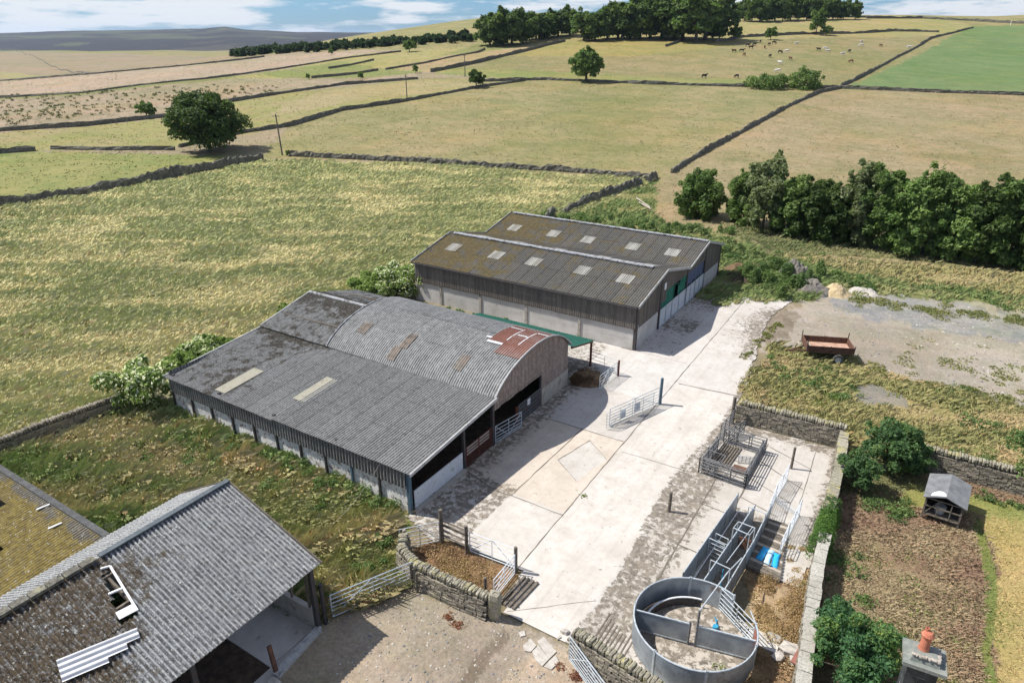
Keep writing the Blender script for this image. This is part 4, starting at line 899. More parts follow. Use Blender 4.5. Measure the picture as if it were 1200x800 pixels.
def far_wall(label, P, H=1.15, th=.75, seed=0, name='field_wall', step=.7, rough=1.1, mat='stone_far', raised=0):
    """a long rough wall draped over the land"""
    if seed in (21, 22, 23, 25, 26, 27): H *= .6; th *= .7
    elif seed not in (11, 13, 29): H *= .74; th *= .66
    r = random.Random(seed); D = densify([(p.x, p.y, 0) for p in P], step); vs = []; fs = []
    n = len(D); prof = [(-.5, -.3), (-.46, .35), (-.33, .85), (-.1, 1.02), (.12, 1.0), (.33, .83), (.46, .3), (.5, -.3)]; k = len(prof)
    hn = 1.0; O = base = Vector((D[0].x, D[0].y, float(Tz(D[0].x, D[0].y))))
    for i, p in enumerate(D):
        t = (D[min(i+1, n-1)]-D[max(i-1, 0)]).normalized(); s = Vector((-t.y, t.x, 0)); z = float(Tz(p.x, p.y))
        hn = max(.7, min(1.12, hn+r.uniform(-.12, .12)*rough))
        for a, b in prof:
            j = r.uniform(-.11, .11)*rough; q_ = p+s*(a*th+j); vs.append((q_.x-O.x, q_.y-O.y, z+b*H*hn*(1+r.uniform(-.13, .13)*rough)-O.z))
    for i in range(n-1):
        for j in range(k-1): fs.append((i*k+j, i*k+j+1, (i+1)*k+j+1, (i+1)*k+j))
    fs += [tuple(range(k)), tuple((n-1)*k+j for j in range(k-1, -1, -1))]
    m = MB(); m.v = vs; m.f = fs; o = part(name, m, M[mat]); o.location = O; return tag(o, label, 'stone wall', 'field walls')
def fw(label, px, **k): return far_wall(label, [at(*q_) for q_ in px], **k)
fw('dark field wall between the long meadow and the left green paddock', [(-60, 258), (0, 243), (50, 235), (110, 226), (150, 217), (215, 205), (270, 194), (308, 187)], H=1.35, seed=11, step=.45)
fw('field wall along the far side of the long meadow, from the near utility pole to the lane', [(340, 183), (400, 186), (480, 190), (560, 196), (640, 200), (700, 204), (762, 210)], seed=12, step=.45)
fw('broken field wall behind the twin-gabled shed running up from its roof', [(640, 263), (665, 250), (690, 238), (720, 228), (750, 217)], H=1.2, seed=13, step=.5)
fw('short stub of wall at the junction above the broken wall', [(758, 215), (768, 208)], H=1.2, seed=29, step=.5)
fw('field wall climbing between the straw pasture and the right-hand pasture', [(787, 203), (800, 194), (830, 176), (880, 149), (920, 127), (960, 109), (985, 104)], seed=14)
fw('long wall beneath the cow pasture and along the mown green field', [(1240, 116), (1200, 112), (1100, 109), (985, 104), (870, 102), (760, 99), (640, 94), (600, 95), (565, 96)], seed=15, step=1.1)
fw('hedged wall climbing the left side of the mown green field', [(985, 102), (1010, 90), (1050, 68), (1090, 46), (1140, 33)], H=1.3, seed=16, step=1.2)
fw('field wall curving left from the small dark tree toward the big dark tree', [(615, 95), (560, 103), (470, 120), (400, 130), (340, 148), (285, 156), (210, 173)], seed=17, step=1.2)
fw('field wall crossing the left fields behind the big dark tree', [(-40, 157), (0, 154), (100, 148), (215, 135), (262, 121), (330, 110), (400, 100), (490, 93)], seed=18, step=1.4)
fw('low field wall left of the big dark tree', [(60, 175), (120, 176), (205, 176)], H=.9, seed=19, step=1.2)
fw('short dark end of wall at the left edge of the green paddock', [(-40, 184), (0, 180), (42, 177)], seed=20, step=1.2)
fw('distant wall crossing the bleached field, far left', [(-40, 96), (0, 95), (60, 91), (110, 87), (200, 79), (310, 67)], seed=21, step=2.5, H=1.1)
fw('distant green-edged wall below the bleached strip', [(-40, 119), (0, 115), (100, 109), (240, 93), (300, 85), (410, 68), (470, 61)], seed=22, step=2.5, H=1.0)
fw('distant wall slanting toward the moor at the far left', [(0, 58), (40, 66), (105, 87)], seed=23, step=4, H=1.2)
fw('dark wall rising to the hillside belt past the utility pole', [(505, 85), (560, 74), (605, 63), (640, 54), (662, 49)], H=1.5, seed=24, step=1.5)
fw('dark wall short and level below the pale strip, left of the belt', [(452, 82), (500, 74), (560, 62), (568, 58)], seed=25, step=2)
fw('short dark wall left of the middle pole', [(385, 81), (410, 77), (438, 71)], seed=26, step=2)
fw('dark wall across the green fields left of the middle pole', [(365, 92), (400, 89), (443, 83)], seed=27, step=2)
fw('broken wall along the top of the cow pasture', [(838, 50), (870, 44), (930, 41), (990, 40), (1045, 37), (1100, 38)], H=1.5, seed=28, step=1.5, rough=1.6)
fw('skyline wall with hedge at the right of the hilltop', [(1015, 22), (1080, 22), (1140, 25), (1200, 28), (1260, 32)], H=1.8, seed=30, step=2, rough=1.5)
fw('skyline wall right of the plantation', [(840, 24), (870, 22), (940, 21), (1018, 21)], H=1.3, seed=31, step=2)
near_wall('low rough wall from the left edge to the near shed, between meadow and paddock', [tuple(atz(*q_, 0))[:2] for q_ in ((-30, 548), (0, 536), (60, 511), (110, 493), (150, 478))], .95, .5, course=.16, cope='stone', seed=32)
fw('broken bank of rubble beside the belt, above the cows', [(780, 55), (795, 50), (800, 45)], H=1.4, seed=33, step=1.5)
# rush tufts across the bleached field, a dozen rows of dark dots: uncountable
V = []; 
xs, ys = [], []
for _ in range(620):
    px, py = rnd.uniform(0, 330), rnd.uniform(100, 148)
    if py < 150-px*.13 and py > 112-px*.05: q_ = at(px, py); xs.append(q_.x); ys.append(q_.y)
lob = [(x, y, float(Tz(x, y))+.15, .5, .3) for x, y in zip(xs, ys)]
V, F, C = leaf_cloud(lob, 5200, .2, [(.06, .07, .03), (.10, .10, .04)], 88, core=.3)
o = mesh_np('rush_clumps', V, F, M['leaf'], fcol=C); o['kind'] = 'stuff'; o['label'] = 'dark rush clumps dotted over the bleached far field'; o['category'] = 'rushes'
# ------------------------------------------------------------------ corrugated sheeting
def corr(name, prof, o, run, L, mat, parent, pitch=.15, amp=.024, sheet=2.6, moss=None, hole=None, top=None, label=None, per=6, edge_jit=.02, clip_lo=None, lap=.012):
    """a corrugated roof or wall: prof = points across the sheet (world vectors from o, eave first), run = unit vector along the waves' count"""
    o = Vector(o); run = Vector(run).normalized(); prof = [Vector(p) for p in prof]
    seg = [(prof[i+1]-prof[i]).length for i in range(len(prof)-1)]; T = sum(seg)
    ns = max(1, round(T/sheet)); sl = T/ns
    nu = max(4, int(L/pitch*per)+1); U = np.linspace(0, L, nu)
    def P(t):
        t = max(0, min(T, t)); i = 0
        while i < len(seg)-1 and t > seg[i]: t -= seg[i]; i += 1
        d = (prof[i+1]-prof[i])/seg[i]; return prof[i]+d*t, d
    r = np.random.RandomState(int(abs(o.x*31+o.y*17+L*7)) % 9999); Vs = []; Fs = []; UV = []; off = 0; MS = []
    for k in range(ns):
        t0, t1 = k*sl, (k+1)*sl; nv = max(2, int(sl/.3)+1) if (moss is not None or len(prof) > 2) else 2
        ts = np.linspace(t0-(.09 if k else 0), t1, nv)
        sh = np.floor(U/1.0).astype(int); eo = (r.rand(sh.max()+1)-.5)[sh]*edge_jit*2; lf = (r.rand(sh.max()+1))[sh]*.006
        for j, t in enumerate(ts):
            q, d = P(t); nrm = run.cross(d).normalized()
            if nrm.z < 0 or (abs(nrm.z) < 1e-6 and nrm.y+nrm.x*.01 > 0 and False): nrm = -nrm
            hgt_ = amp*np.sin(2*np.pi*U/pitch)+lap*(1-j/(nv-1))*(1 if k else .3)+lf
            e = eo if (j == 0) else 0*eo
            for c in range(3): pass
            V = np.stack([o[c]+q[c]+run[c]*U+nrm[c]*hgt_-d[c]*e for c in range(3)], 1)
            Vs.append(V); UV.append(np.stack([U, np.full(nu, t)], 1))
            if moss is not None: MS.append(moss(U, np.full(nu, float(t))))
            else: MS.append(np.zeros(nu))
        a = off+np.arange(nv-1)[:, None]*nu+np.arange(nu-1)[None, :]
        F = np.stack([a, a+1, a+nu+1, a+nu], -1).reshape(-1, 4)
        if hole is not None:
            uu = ((U[:-1]+U[1:])/2)[None, :].repeat(nv-1, 0).ravel(); tt = ((ts[:-1]+ts[1:])/2)[:, None].repeat(nu-1, 1).ravel()
            F = F[~hole(uu, tt)]
        Fs.append(F); off += nv*nu
    V = np.concatenate(Vs)
    if top is not None: V = top(V)
    if parent is not None: V = V-np.array(parent.location)[None, :]
    ob = mesh_np(name, V, np.concatenate(Fs), mat, parent, smooth=True, uv=np.concatenate(UV), vattr={'moss': np.concatenate(MS)})
    if label: ob['label'] = label
    return ob
def wallclad(name, p, q, z0, z1, mat, parent, pitch=.15, amp=.02, **k):
    p = Vector((p[0], p[1], 0)); q = Vector((q[0], q[1], 0)); r_ = (q-p); L = r_.length
    return corr(name, [(0, 0, z0), (0, 0, z1)], (p.x, p.y, 0), r_, L, mat, parent, pitch, amp, sheet=9, edge_jit=.015, **k)
def bx(name, x0, y0, z0, x1, y1, z1, mat, parent, label=None):
    m = MB(); m.bb(x0, y0, z0, x1, y1, z1); return part(name, m, mat, parent, True, label=label)
def bm_(name, p, q, w, h, mat, parent): m = MB(); m.beam(p, q, w, h); return part(name, m, mat, parent, True)
def gate_bars(m, p, q, z0, z1, bars, r=.022, stiles=2, diag=False, even=False):
    """tubular gate between base points p and q; closer bars low down"""
    p = Vector(p); q = Vector(q); P = lambda u, z: Vector((p.x+(q.x-p.x)*u, p.y+(q.y-p.y)*u, z))
    for i in range(bars):
        t = i/(bars-1); t = t if even else t**1.25; m.tube(P(0, z0+(z1-z0)*t), P(1, z0+(z1-z0)*t), r, 5)
    for i in range(stiles): u = i/(stiles-1); m.tube(P(u, z0), P(u, z1), r*1.15, 5)
    if diag: m.tube(P(0, z1), P(.5, z0), r*.8, 5); m.tube(P(1, z1), P(.5, z0), r*.8, 5)

# ------------------------------------------------------------------ near cattle shed
S = thing('cattle_shed', 'grey cattle shed with an arched barn roof and a wide low lean-to', 'farm building', (-26, 26, 0))
X0, X1 = -35.1, -17.5; Y0, YA, Y1 = 19.1, 25.85, 34.3
mo = lambda u, t: .62*sstep(9.5, 14.5, u)*(.3+.7*fbm(u*.35, t*.6, 3, 3))+.30*sstep(5.5, 7.2, t)*sstep(8, 12, u)
# lean-to roof: u runs from the front (x=-17.3) to the back
RX1 = -17.2
lt = [Vector((0, 18.85, 2.42)), Vector((0, YA+.05, 3.02))]
def slope_pt(u, t):  # front end x=RX1
    d = (lt[1]-lt[0]).normalized(); q = lt[0]+d*t; return Vector((RX1-u, q.y, q.z))
corr('lean_to_roof', [(0, 18.85, 2.42), (0, YA+.05, 3.02)], (RX1, 0, 0), (-1, 0, 0), 9.05, M['fibre'], S, moss=lambda u, t: mo(u, t)*.4, label='grey corrugated lean-to roof, front half')
corr('lean_to_roof', [(0, 18.85, 2.37), (0, YA+.05, 2.98)], (RX1-9.0, 0, 0), (-1, 0, 0), 9.15, M['fibre'], S, pitch=.15, moss=lambda u, t: mo(u+9, t), label='darker mossy lean-to roof, back half')
# two pale roof lights lying in the lean-to slope
for (u0, u1, t0, t1) in ((5.55, 6.5, 3.0, 5.3), (9.2, 10.15, 1.1, 3.9)):
    pass
def light_on(parent, name, prof, xs, t0, t1, mat, amp=.024, off=.022):
    d = (Vector(prof[1])-Vector(prof[0])).normalized(); a = Vector(prof[0])+d*t0; b = Vector(prof[0])+d*t1; nr = Vector((0, -d.z, d.y))*off
    if nr.z < 0: nr = -nr
    return corr(name, [a+nr, b+nr], (xs[0], 0, 0), (1 if xs[1] > xs[0] else -1, 0, 0), abs(xs[1]-xs[0]), mat, parent, pitch=.15, amp=amp*.8, sheet=9, edge_jit=0)
def inv_slope(px, py, prof):
    d = (Vector(prof[1])-Vector(prof[0])).normalized(); n = Vector((0, -d.z, d.y)); p = atplane(px, py, prof[0], n); return p.x, (Vector((0, p.y, p.z))-Vector((0, prof[0][1], prof[0][2]))).dot(d)
ltp = [(0, 18.85, 2.40), (0, YA+.05, 3.0)]
for c in (((255, 458), (306, 434)), ((346, 468), (393, 445))):
    (xa, ta), (xb, tb) = inv_slope(*c[0], ltp), inv_slope(*c[1], ltp); xm = (xa+xb)/2
    light_on(S, 'roof_light', ltp, (xm-.42, xm+.42), ta, tb, M['rooflight'])
# back bay: low pitched roof running into the arch
rb_ = [(0, YA, 3.0), (0, 30.2, 3.98), (0, 34.5, 2.85)]
mb2 = lambda u, t: .30+.28*sstep(2.4, 4.2, t)+.2*fbm(u*.6, t*.6, 3, 4)
corr('back_roof', [(0, YA-.1, 3.06), (0, 30.2, 4.02)], (-29.3, 0, 0), (-1, 0, 0), 6.1, M['fibre'], S, moss=mb2)
corr('back_roof', [(0, 34.6, 2.85), (0, 30.2, 4.0)], (-29.3, 0, 0), (-1, 0, 0), 6.1, M['fibre'], S, moss=mb2)
m = MB(); m.tube((-29.4, 30.2, 4.03), (-35.45, 30.2, 4.03), .11, 8); part('ridge_cap', m, M['ridge'], S, True)
# the arch
arc = [(25.8, 3.02), (26.15, 3.33), (26.6, 3.62), (27.1, 3.88), (27.7, 4.10), (28.4, 4.29), (29.2, 4.43), (30.05, 4.50), (30.9, 4.47), (31.8, 4.33), (32.6, 4.06), (33.3, 3.68), (33.9, 3.22), (34.35, 2.78)]
arcp = [(0, a, b) for a, b in arc]
corr('arched_roof', arcp, (-17.25, 0, 0), (-1, 0, 0), 12.2, M['arch'], S, pitch=.15, amp=.022, sheet=2.5, moss=lambda u, t: .12+.15*sstep(9, 12, u))
def arc_at(t):
    t = t
    for a, b in zip(arc[:-1], arc[1:]):
        l = math.hypot(b[0]-a[0], b[1]-a[1])
        if t <= l: return Vector((0, a[0]+(b[0]-a[0])*t/l, a[1]+(b[1]-a[1])*t/l))
        t -= l
    return Vector((0, *arc[-1]))
def arc_patch(name, xa, xb, t0, t1, mat, off=.03, n=8, pitch=.15, amp=.02, label=None):
    pr = []
    for i in range(n+1):
        t = t0+(t1-t0)*i/n; p = arc_at(t); q = arc_at(t+.05); d = (q-p).normalized(); nr = Vector((0, -d.z, d.y)); pr.append(p+nr*off)
    return corr(name, pr, (max(xa, xb), 0, 0), (-1, 0, 0), abs(xb-xa), mat, S, pitch, amp, sheet=9, edge_jit=0, label=label)
arc_patch('roof_patch', -17.2, -18.9, 2.75, 6.6, M['rustroof'], label='rust-red sheets patching the front of the arch')
arc_patch('roof_patch', -18.9, -19.85, 3.75, 6.6, M['rustroof'], label='stepped rust-red sheets patching the front of the arch')
for (xa, xb, t0, t1) in ((-18.9, -19.9, 3.5, 3.72), (-19.85, -20.2, 3.9, 4.1), (-18.0, -18.07, 3.9, 5.9), (-18.1, -18.75, 4.95, 5.1), (-18.88, -18.95, 4.1, 6.1), (-17.3, -18.0, 5.9, 6.05), (-19.0, -19.8, 5.9, 6.05)):
    arc_patch('flashing_strip', xa, xb, t0, t1, M['whitestrip'], off=.055, n=5, pitch=50, amp=.0001)
arc_patch('roof_light', -19.9, -20.5, .9, 2.0, M['dulllight']); arc_patch('roof_light', -24.0, -24.6, 1.3, 2.5, M['dulllight']); arc_patch('roof_light', -24.3, -24.9, .35, 1.3, M['dulllight']); arc_patch('roof_light', -27.4, -28.1, 1.5, 2.5, M['dulllight'])
# the edge of the arch, a beaded verge
m = MB(); m.path([Vector((-17.22, a, b+.03)) for a, b in arc], .045, 6); part('verge', m, M['barge'], S, True)
m = MB(); m.path([Vector((-29.45, a, b+.02)) for a, b in arc[:9]], .05, 6); part('verge', m, M['ridge'], S, True)
m = MB(); m.beam((-17.15, 18.85, 2.40), (-17.15, YA, 3.0), .06, .17); part('barge_board', m, M['barge'], S, True)
m = MB(); m.beam((-35.35, 18.85, 2.37), (-35.35, YA, 2.98), .06, .14); m.beam((-35.45, YA, 3.04), (-35.45, 30.2, 4.02), .06, .14); part('barge_board', m, M['barge'], S, True)
# gable cladding under the arch
def arcz(y): return float(np.interp(y, [a for a, b in arc], [b for a, b in arc]))
def archclad(xf, ya, yb, z0, par, mat, name='gable_cladding'):
    n = int((yb-ya)/.15*6); ys = np.linspace(ya, yb, n+1); V = []; UV = []
    zz = z0(ys) if callable(z0) else np.full(len(ys), z0); zt = np.array([arcz(y)-.03 for y in ys]); xs = xf+.02*np.sin(2*np.pi*ys/.15)
    V = np.concatenate([np.stack([xs, ys, zz], 1), np.stack([xs, ys, np.maximum(zt, zz+.01)], 1)]); UV = np.concatenate([np.stack([ys, zz], 1), np.stack([ys, zt], 1)])
    a = np.arange(n); F = np.stack([a, a+1, a+n+2, a+n+1], 1)
    mesh_np(name, V-np.array(par.location), F, mat, par, smooth=True, uv=UV, vattr={'moss': np.zeros(len(V))})
archclad(-17.46, 25.9, 31.0, lambda y: 2.12+.03*np.sin(np.floor(y/.7)*3), S, M['archclad'])
archclad(-17.46, 31.02, 34.3, lambda y: 1.12+0*y, S, M['archclad'])
m = MB(); m.beam((-17.5, 31.0, 2.9), (-17.5, 34.2, 2.9), .02, .03); part('cladding_rail', m, M['timber'], S, True)
bx('dwarf_wall', -17.62, 31.05, -.05, -17.42, 34.32, 1.14, M['block'], S)
# posts along the front and long side
def post(x, y, z, s, mat, par=S, nm='post'): return bx(nm, x-s/2, y-s/2, -.05, x+s/2, y+s/2, z, mat, par)
post(-17.5, 19.12, 2.4, .17, M['steel_blue']); post(-17.5, 23.3, 2.72, .14, M['steel_dark']); post(-17.5, 25.9, 3.0, .16, M['steel_dark'])
post(-17.52, 28.35, 1.25, .12, M['red_steel']); post(-17.52, 31.0, 2.15, .12, M['steel_dark'])
for y in (19.2, 25.95, 30, 34.1):
    for x in (-22, -26.4, -30.8, -34.9): post(x, y, 2.5 if y < 20 else 2.75, .14, M['steel_dark'])
bm_('beam', (-17.5, 19.1, 2.3), (-17.5, 25.9, 2.86), .12, .15, M['steel_dark'], S); bm_('beam', (-17.5, 25.9, 2.25), (-17.5, 31.05, 2.25), .1, .12, M['timber'], S)
for y in (20.6, 22.2, 24.0, 27.5, 30, 32.5):
    z = (2.35+(y-18.85)*.085) if y < 26 else arcz(y)-.15
    bm_('purlin', (-17.6, y, z-.12), (-34.9, y, z-.12 if y < 26 else min(z-.12, 3.4)), .07, .12, M['timber'], S)
# long side wall: whitewashed panels between posts, cladding above
nb = 10; bw = (X1-X0)/nb
for i in range(nb):
    xa = X0+i*bw; mm = MB()
    for k in range(3): mm.bb(xa+.06, 19.12, .0+k*.46, xa+bw-.06, 19.24, .425+k*.46)
    mm.v = [(a, b+rnd.uniform(-.012, .012), c) for a, b, c in mm.v]
    part('wall_panel', mm, M['whitewash'], S, True)
for i in range(1, nb+1):
    x = X0+i*bw
    if i < nb: post(x, 19.06, 2.3, .10, M['steel_blue'] if i == 8 else M['steel_dark'])
post(X0, 19.1, 2.35, .12, M['steel_dark'])
wallclad('side_cladding', (X0, 19.0), (X1-.1, 19.0), 1.42, 2.36, M['sideclad'], S, pitch=.2, amp=.03)
bx('end_wall', X0, 19.2, -.05, X0+.12, 34.3, 1.4, M['block'], S); wallclad('end_cladding', (X0-.03, 19.1), (X0-.03, 34.3), 1.3, 2.7, M['sideclad'], S)
bx('rear_wall', X0, 34.2, -.05, X1-.1, 34.32, 2.75, M['block'], S)
bx('shed_floor', X0, 19.25, 0, X1+.02, 34.2, .075, M['dung'], S)
# barriers across the bays
m = MB(); m.bb(-17.5, 19.4, .12, -17.46, 23.15, 1.12); part('sheeted_barrier', m, M['whitesheet'], S, True, label='whitish flat sheet closing the first bay')
bx('kerb', -17.42, 19.2, 0, -17.22, 23.2, .17, M['block'], S)
m = MB(); gate_bars(m, (-17.48, 23.45), (-17.48, 25.75), .15, 1.2, 7, .028, 3, even=True); part('barrier_gate', m, M['red_steel'], S, True, label='red-brown barred gate closing the second bay')
bx('gate_board', -17.53, 23.6, .62, -17.51, 25.6, 1.18, M['block'], S)
m = MB(); gate_bars(m, (-17.45, 26.1), (-17.1, 28.2), .15, 1.12, 6, .022, 3, diag=True); part('barrier_gate', m, M['galv'], S, True, label='galvanised barred gate under the arch')
mm = MB(); mm.bb(-17.52, 28.5, .1, -17.48, 30.9, 1.25); part('sheeted_gate', mm, M['steel_dark'], S, True)
mm = MB(); gate_bars(mm, (-17.45, 28.5), (-17.45, 30.9), .1, 1.28, 6, .018, 3); part('barrier_gate', mm, M['galv_old'], S, True, label='barred gate fixed to the dark sheeted gate')
bx('notice_board', -17.47, 29.45, .82, -17.44, 29.75, 1.18, M['white'], S)
# green canopy on the far side
corr('canopy_roof', [(0, 37.55, 1.92), (0, 34.35, 2.68)], (-17.15, 0, 0), (-1, 0, 0), 9.2, M['greenroof'], S, pitch=.2, amp=.02, sheet=9)
post(-17.35, 37.4, 1.86, .12, M['red_steel'], nm='canopy_post'); post(-21.5, 37.4, 1.86, .12, M['red_steel'], nm='canopy_post'); post(-26, 37.4, 1.86, .12, M['red_steel'], nm='canopy_post')
bm_('canopy_beam', (-17.3, 37.5, 1.84), (-17.3, 34.4, 2.56), .08, .14, M['red_steel'], S); bm_('canopy_beam', (-17.3, 37.4, 1.80), (-26.2, 37.4, 1.80), .08, .14, M['red_steel'], S)

# ------------------------------------------------------------------ twin-gabled shed
T = thing('cattle_shed', 'brown twin-gabled cattle shed clad in dark boards over pale concrete panels, farthest of the buildings', 'farm building', (-25.6, 51, 0))
XL, XR = -35.3, -15.9
ys_ = [41.3, 46.35, 51.75, 56.3, 60.8]; zs_ = [3.42, 4.55, 3.28, 4.32, 3.05]
ov = .28
def roofm(e): return lambda u, t: .28+.28*sstep(8, 19, u)+.1*fbm(u*.3, t*.5, 3, e)
slopes = [((ys_[0]-ov, zs_[0]-.06), (ys_[1], zs_[1])), ((ys_[2], zs_[2]), (ys_[1], zs_[1])), ((ys_[2], zs_[2]), (ys_[3], zs_[3])), ((ys_[4]+ov, zs_[4]-.08), (ys_[3], zs_[3]))]
for i, (a, b) in enumerate(slopes):
    corr('roof_slope', [(0, *a), (0, *b)], (XR+.22, 0, 0), (-1, 0, 0), 19.85, M['brownroof'], T, pitch=.18, amp=.022, sheet=2.75, moss=roofm(i), edge_jit=.01)
pr1 = [(0, *slopes[0][0]), (0, *slopes[0][1])]; pr3 = [(0, *slopes[2][0]), (0, *slopes[2][1])]
for px, py in ((532, 290), (582, 299), (626, 307), (683, 317), (733, 327)):
    x_, t_ = inv_slope(px, py, pr1); light_on(T, 'roof_light', pr1, (x_-.55, x_+.55), t_-.62, t_+.62, M['rooflight2'])
for px, py in ((603, 267), (649, 274), (689, 281), (742, 289), (788, 296)):
    x_, t_ = inv_slope(px, py, pr3); light_on(T, 'roof_light', pr3, (x_-.55, x_+.55), t_-.62, t_+.62, M['rooflight2'])
pr2 = [(0, *slopes[1][0]), (0, *slopes[1][1])]
for x_ in (-17.6, -21.6, -25.6, -29.6, -33.2): light_on(T, 'roof_light', pr2, (x_-.55, x_+.55), 3.1, 4.3, M['rooflight2'])
m = MB()
for i in range(64):
    x = XR-.9-i*.285
    m.beam((x, ys_[1], zs_[1]+.075), (x-.27, ys_[1], zs_[1]+.075), .42, .09)
part('ridge_cap', m, M['ridge'], T, True)
m = MB()
for i in range(68):
    x = XR+.1-i*.285
    m.beam((x, ys_[3], zs_[3]+.075), (x-.27, ys_[3], zs_[3]+.075), .36, .08)
part('ridge_cap', m, M['ridge'], T, True)
bm_('valley_gutter', (XR+.1, ys_[2], zs_[2]-.03), (XL-.1, ys_[2], zs_[2]-.03), .3, .08, M['steel_dark'], T)
bm_('gutter', (XR+.15, ys_[0]-ov-.05, zs_[0]-.14), (XL-.1, ys_[0]-ov-.05, zs_[0]-.14), .11, .09, M['steel_dark'], T)
for i, (a, b) in enumerate(slopes):
    for X_ in (XR+.25, XL-.2):
        m = MB(); m.beam((X_, a[0], a[1]+.0), (X_, b[0], b[1]+.0), .05, .20); part('barge_board', m, M['barge'] if X_ > -20 else M['ridge'], T, True)
def gz_(y): return float(np.interp(y, ys_, zs_))
def tclad(X_, ya, yb, z0):
    n = int((yb-ya)/.15*4); ys = np.linspace(ya, yb, n+1); zz = z0(ys); zt = np.array([gz_(y)-.08 for y in ys]); xs = X_+.014*np.sign(np.sin(2*np.pi*ys/.17))
    V = np.concatenate([np.stack([xs, ys, zz], 1), np.stack([xs, ys, np.maximum(zt, zz+.01)], 1)]); UV = np.concatenate([np.stack([ys, zz], 1), np.stack([ys, zt], 1)])
    a = np.arange(n); F = np.stack([a, a+1, a+n+2, a+n+1], 1)
    mesh_np('gable_cladding', V-np.array(T.location), F, M['clad'], T, smooth=False, uv=UV, vattr={'moss': np.zeros(len(V))})
tclad(XR+.03, 41.25, 45.8, lambda y: 1.62+0*y); tclad(XR+.03, 45.8, 47.0, lambda y: 2.0+0*y); tclad(XR+.03, 47.0, 56.2, lambda y: 2.75+0*y); tclad(XR+.03, 56.2, 60.8, lambda y: 1.45+0*y)
tclad(XL, 41.25, 60.8, lambda y: 1.6+0*y)
wallclad('side_cladding', (XL, 41.22), (XR+.02, 41.22), 1.66, 3.36, M['clad'], T, pitch=.17, amp=.018)
wallclad('side_cladding', (XL, 60.85), (XR+.02, 60.85), 1.6, 3.0, M['clad'], T, pitch=.17, amp=.018)
cols = [XR-i*(XR-XL)/4.35 for i in range(5)]+[XL]
cols = [XR, -20.2, -24.7, -28.9, -32.8, XL]
for a, b in zip(cols[:-1], cols[1:]):
    for k in range(2):
        m = MB(); m.bb(b+.1, 41.33, k*.83-.05, a-.1, 41.46, k*.83+.78-.01); part('wall_panel', m, M['panel'], T, True)
    bx('sill_strip', b+.1, 41.28, 1.60, a-.1, 41.47, 1.66, M['panel'], T)
for x in cols: bx('post', x-.1, 41.26, -.1, x+.1, 41.5, 3.2, M['block'] if x != XR else M['steel_dark'], T)
for ya, yb in ((41.5, 45.7), (56.4, 60.7)):
    for k in range(2): m = MB(); m.bb(XR-.12, ya+.06, k*.76-.3*(k == 0)*(ya > 50), XR+.0, yb-.06, k*.76+.75); part('wall_panel', m, M['panel'], T, True)
for y in (45.8, 51.7, 56.3, 60.7): bx('post', XR-.14, y-.09, -.2, XR+.08, y+.09, gz_(y)-.1, M['steel_dark'], T)
for i, (ya, yb) in enumerate(((45.95, 48.5), (48.6, 51.6), (51.8, 54.0), (54.1, 56.2))):
    m = MB(); m.bb(XR-.02, ya, .12, XR+.02, yb, 1.5); part('sheeted_gate', m, M['whitesheet'], T, True)
    m = MB(); gate_bars(m, (XR+.05, ya), (XR+.05, yb), .12, 1.52, 2, .03, 3); part('gate_frame', m, M['galv'], T, True)
def net(y0, z0, y1, z1, mat, x=XR-.05, nm='wind_netting', label=None):
    m = MB(); n = 14; vs = []
    for j in range(2):
        for i in range(n+1):
            y = y0+(y1-y0)*i/n; vs.append((x+.05*math.sin(i*1.9), y, (z0 if j == 0 else z1)+.04*math.sin(i*1.3+j)))
    m.add(vs, [(i, i+1, n+2+i, n+1+i) for i in range(n)]); return part(nm, m, mat, T, True, label=label)
net(46.1, 1.5, 47.1, 2.85, M['netting'], label='green netting gathered to one side'); net(47.1, 1.5, 48.7, 2.8, M['netting']); net(50.3, 2.2, 51.6, 2.8, M['netting']); net(49.9, 1.55, 51.7, 2.3, M['netting'])
m = MB(); m.beam((XR+.02, 48.8, 2.7), (XR+.02, 51.6, 2.2), .05, .05); m.beam((XR+.02, 48.8, 1.6), (XR+.02, 48.8, 2.8), .05, .05); part('netting_frame', m, M['netting'], T, True)
net(52.0, 1.6, 56.0, 2.7, M['bluecover'], nm='blue_curtain', label='faded blue curtain in the last opening')
bx('notice_board', XR+.07, 46.35, 3.0, XR+.1, 46.7, 3.5, M['white'], T)
bx('shed_floor', XL, 41.5, 0, XR-.15, 60.7, .075, M['dung'], T)
for x in (-20.3, -24.7, -29.1, -33): post(x, 51.75, 3.2, .2, M['steel_dark'], T)
bx('meter_box', XR+.02, 41.5, 1.55, XR+.09, 41.65, 1.85, M['barge'], T)

# ------------------------------------------------------------------ open barn, lower left
B = thing('open_barn', 'open-sided barn with a mossy grey corrugated gable roof holed near the ridge, lower left', 'farm building', (-20.6, 3, 0))
RXc, RZ, EX, EZ, YE, YS = -20.55, 4.66, -16.0, 3.0, 12.3, -9.0
EF, ZF = -24.2, 2.62
def bmoss(u, t):   # u runs from the front gable towards the back; t from eave to ridge
    return .13+.50*sstep(2.6, 7.6, u+.55*(t-2)+2.2*(fbm(u*.8, t*.8, 3, 7)-.5))+.10*sstep(7, 12, u)
Ls = YE+.15-YS
hp = [atplane(x, y, (EX, 0, EZ), Vector((RZ-EZ, 0, RXc*-1+EX)).normalized()*1) for x, y in ()]
nrmB = Vector((RZ-EZ, 0, EX-RXc)).normalized()
def uvB(px, py):
    p = atplane(px, py, (EX, 0, EZ), nrmB); d = (Vector((RXc, 0, RZ))-Vector((EX, 0, EZ))).normalized(); return YE+.15-p.y, (Vector((p.x, 0, p.z))-Vector((EX, 0, EZ))).dot(d)
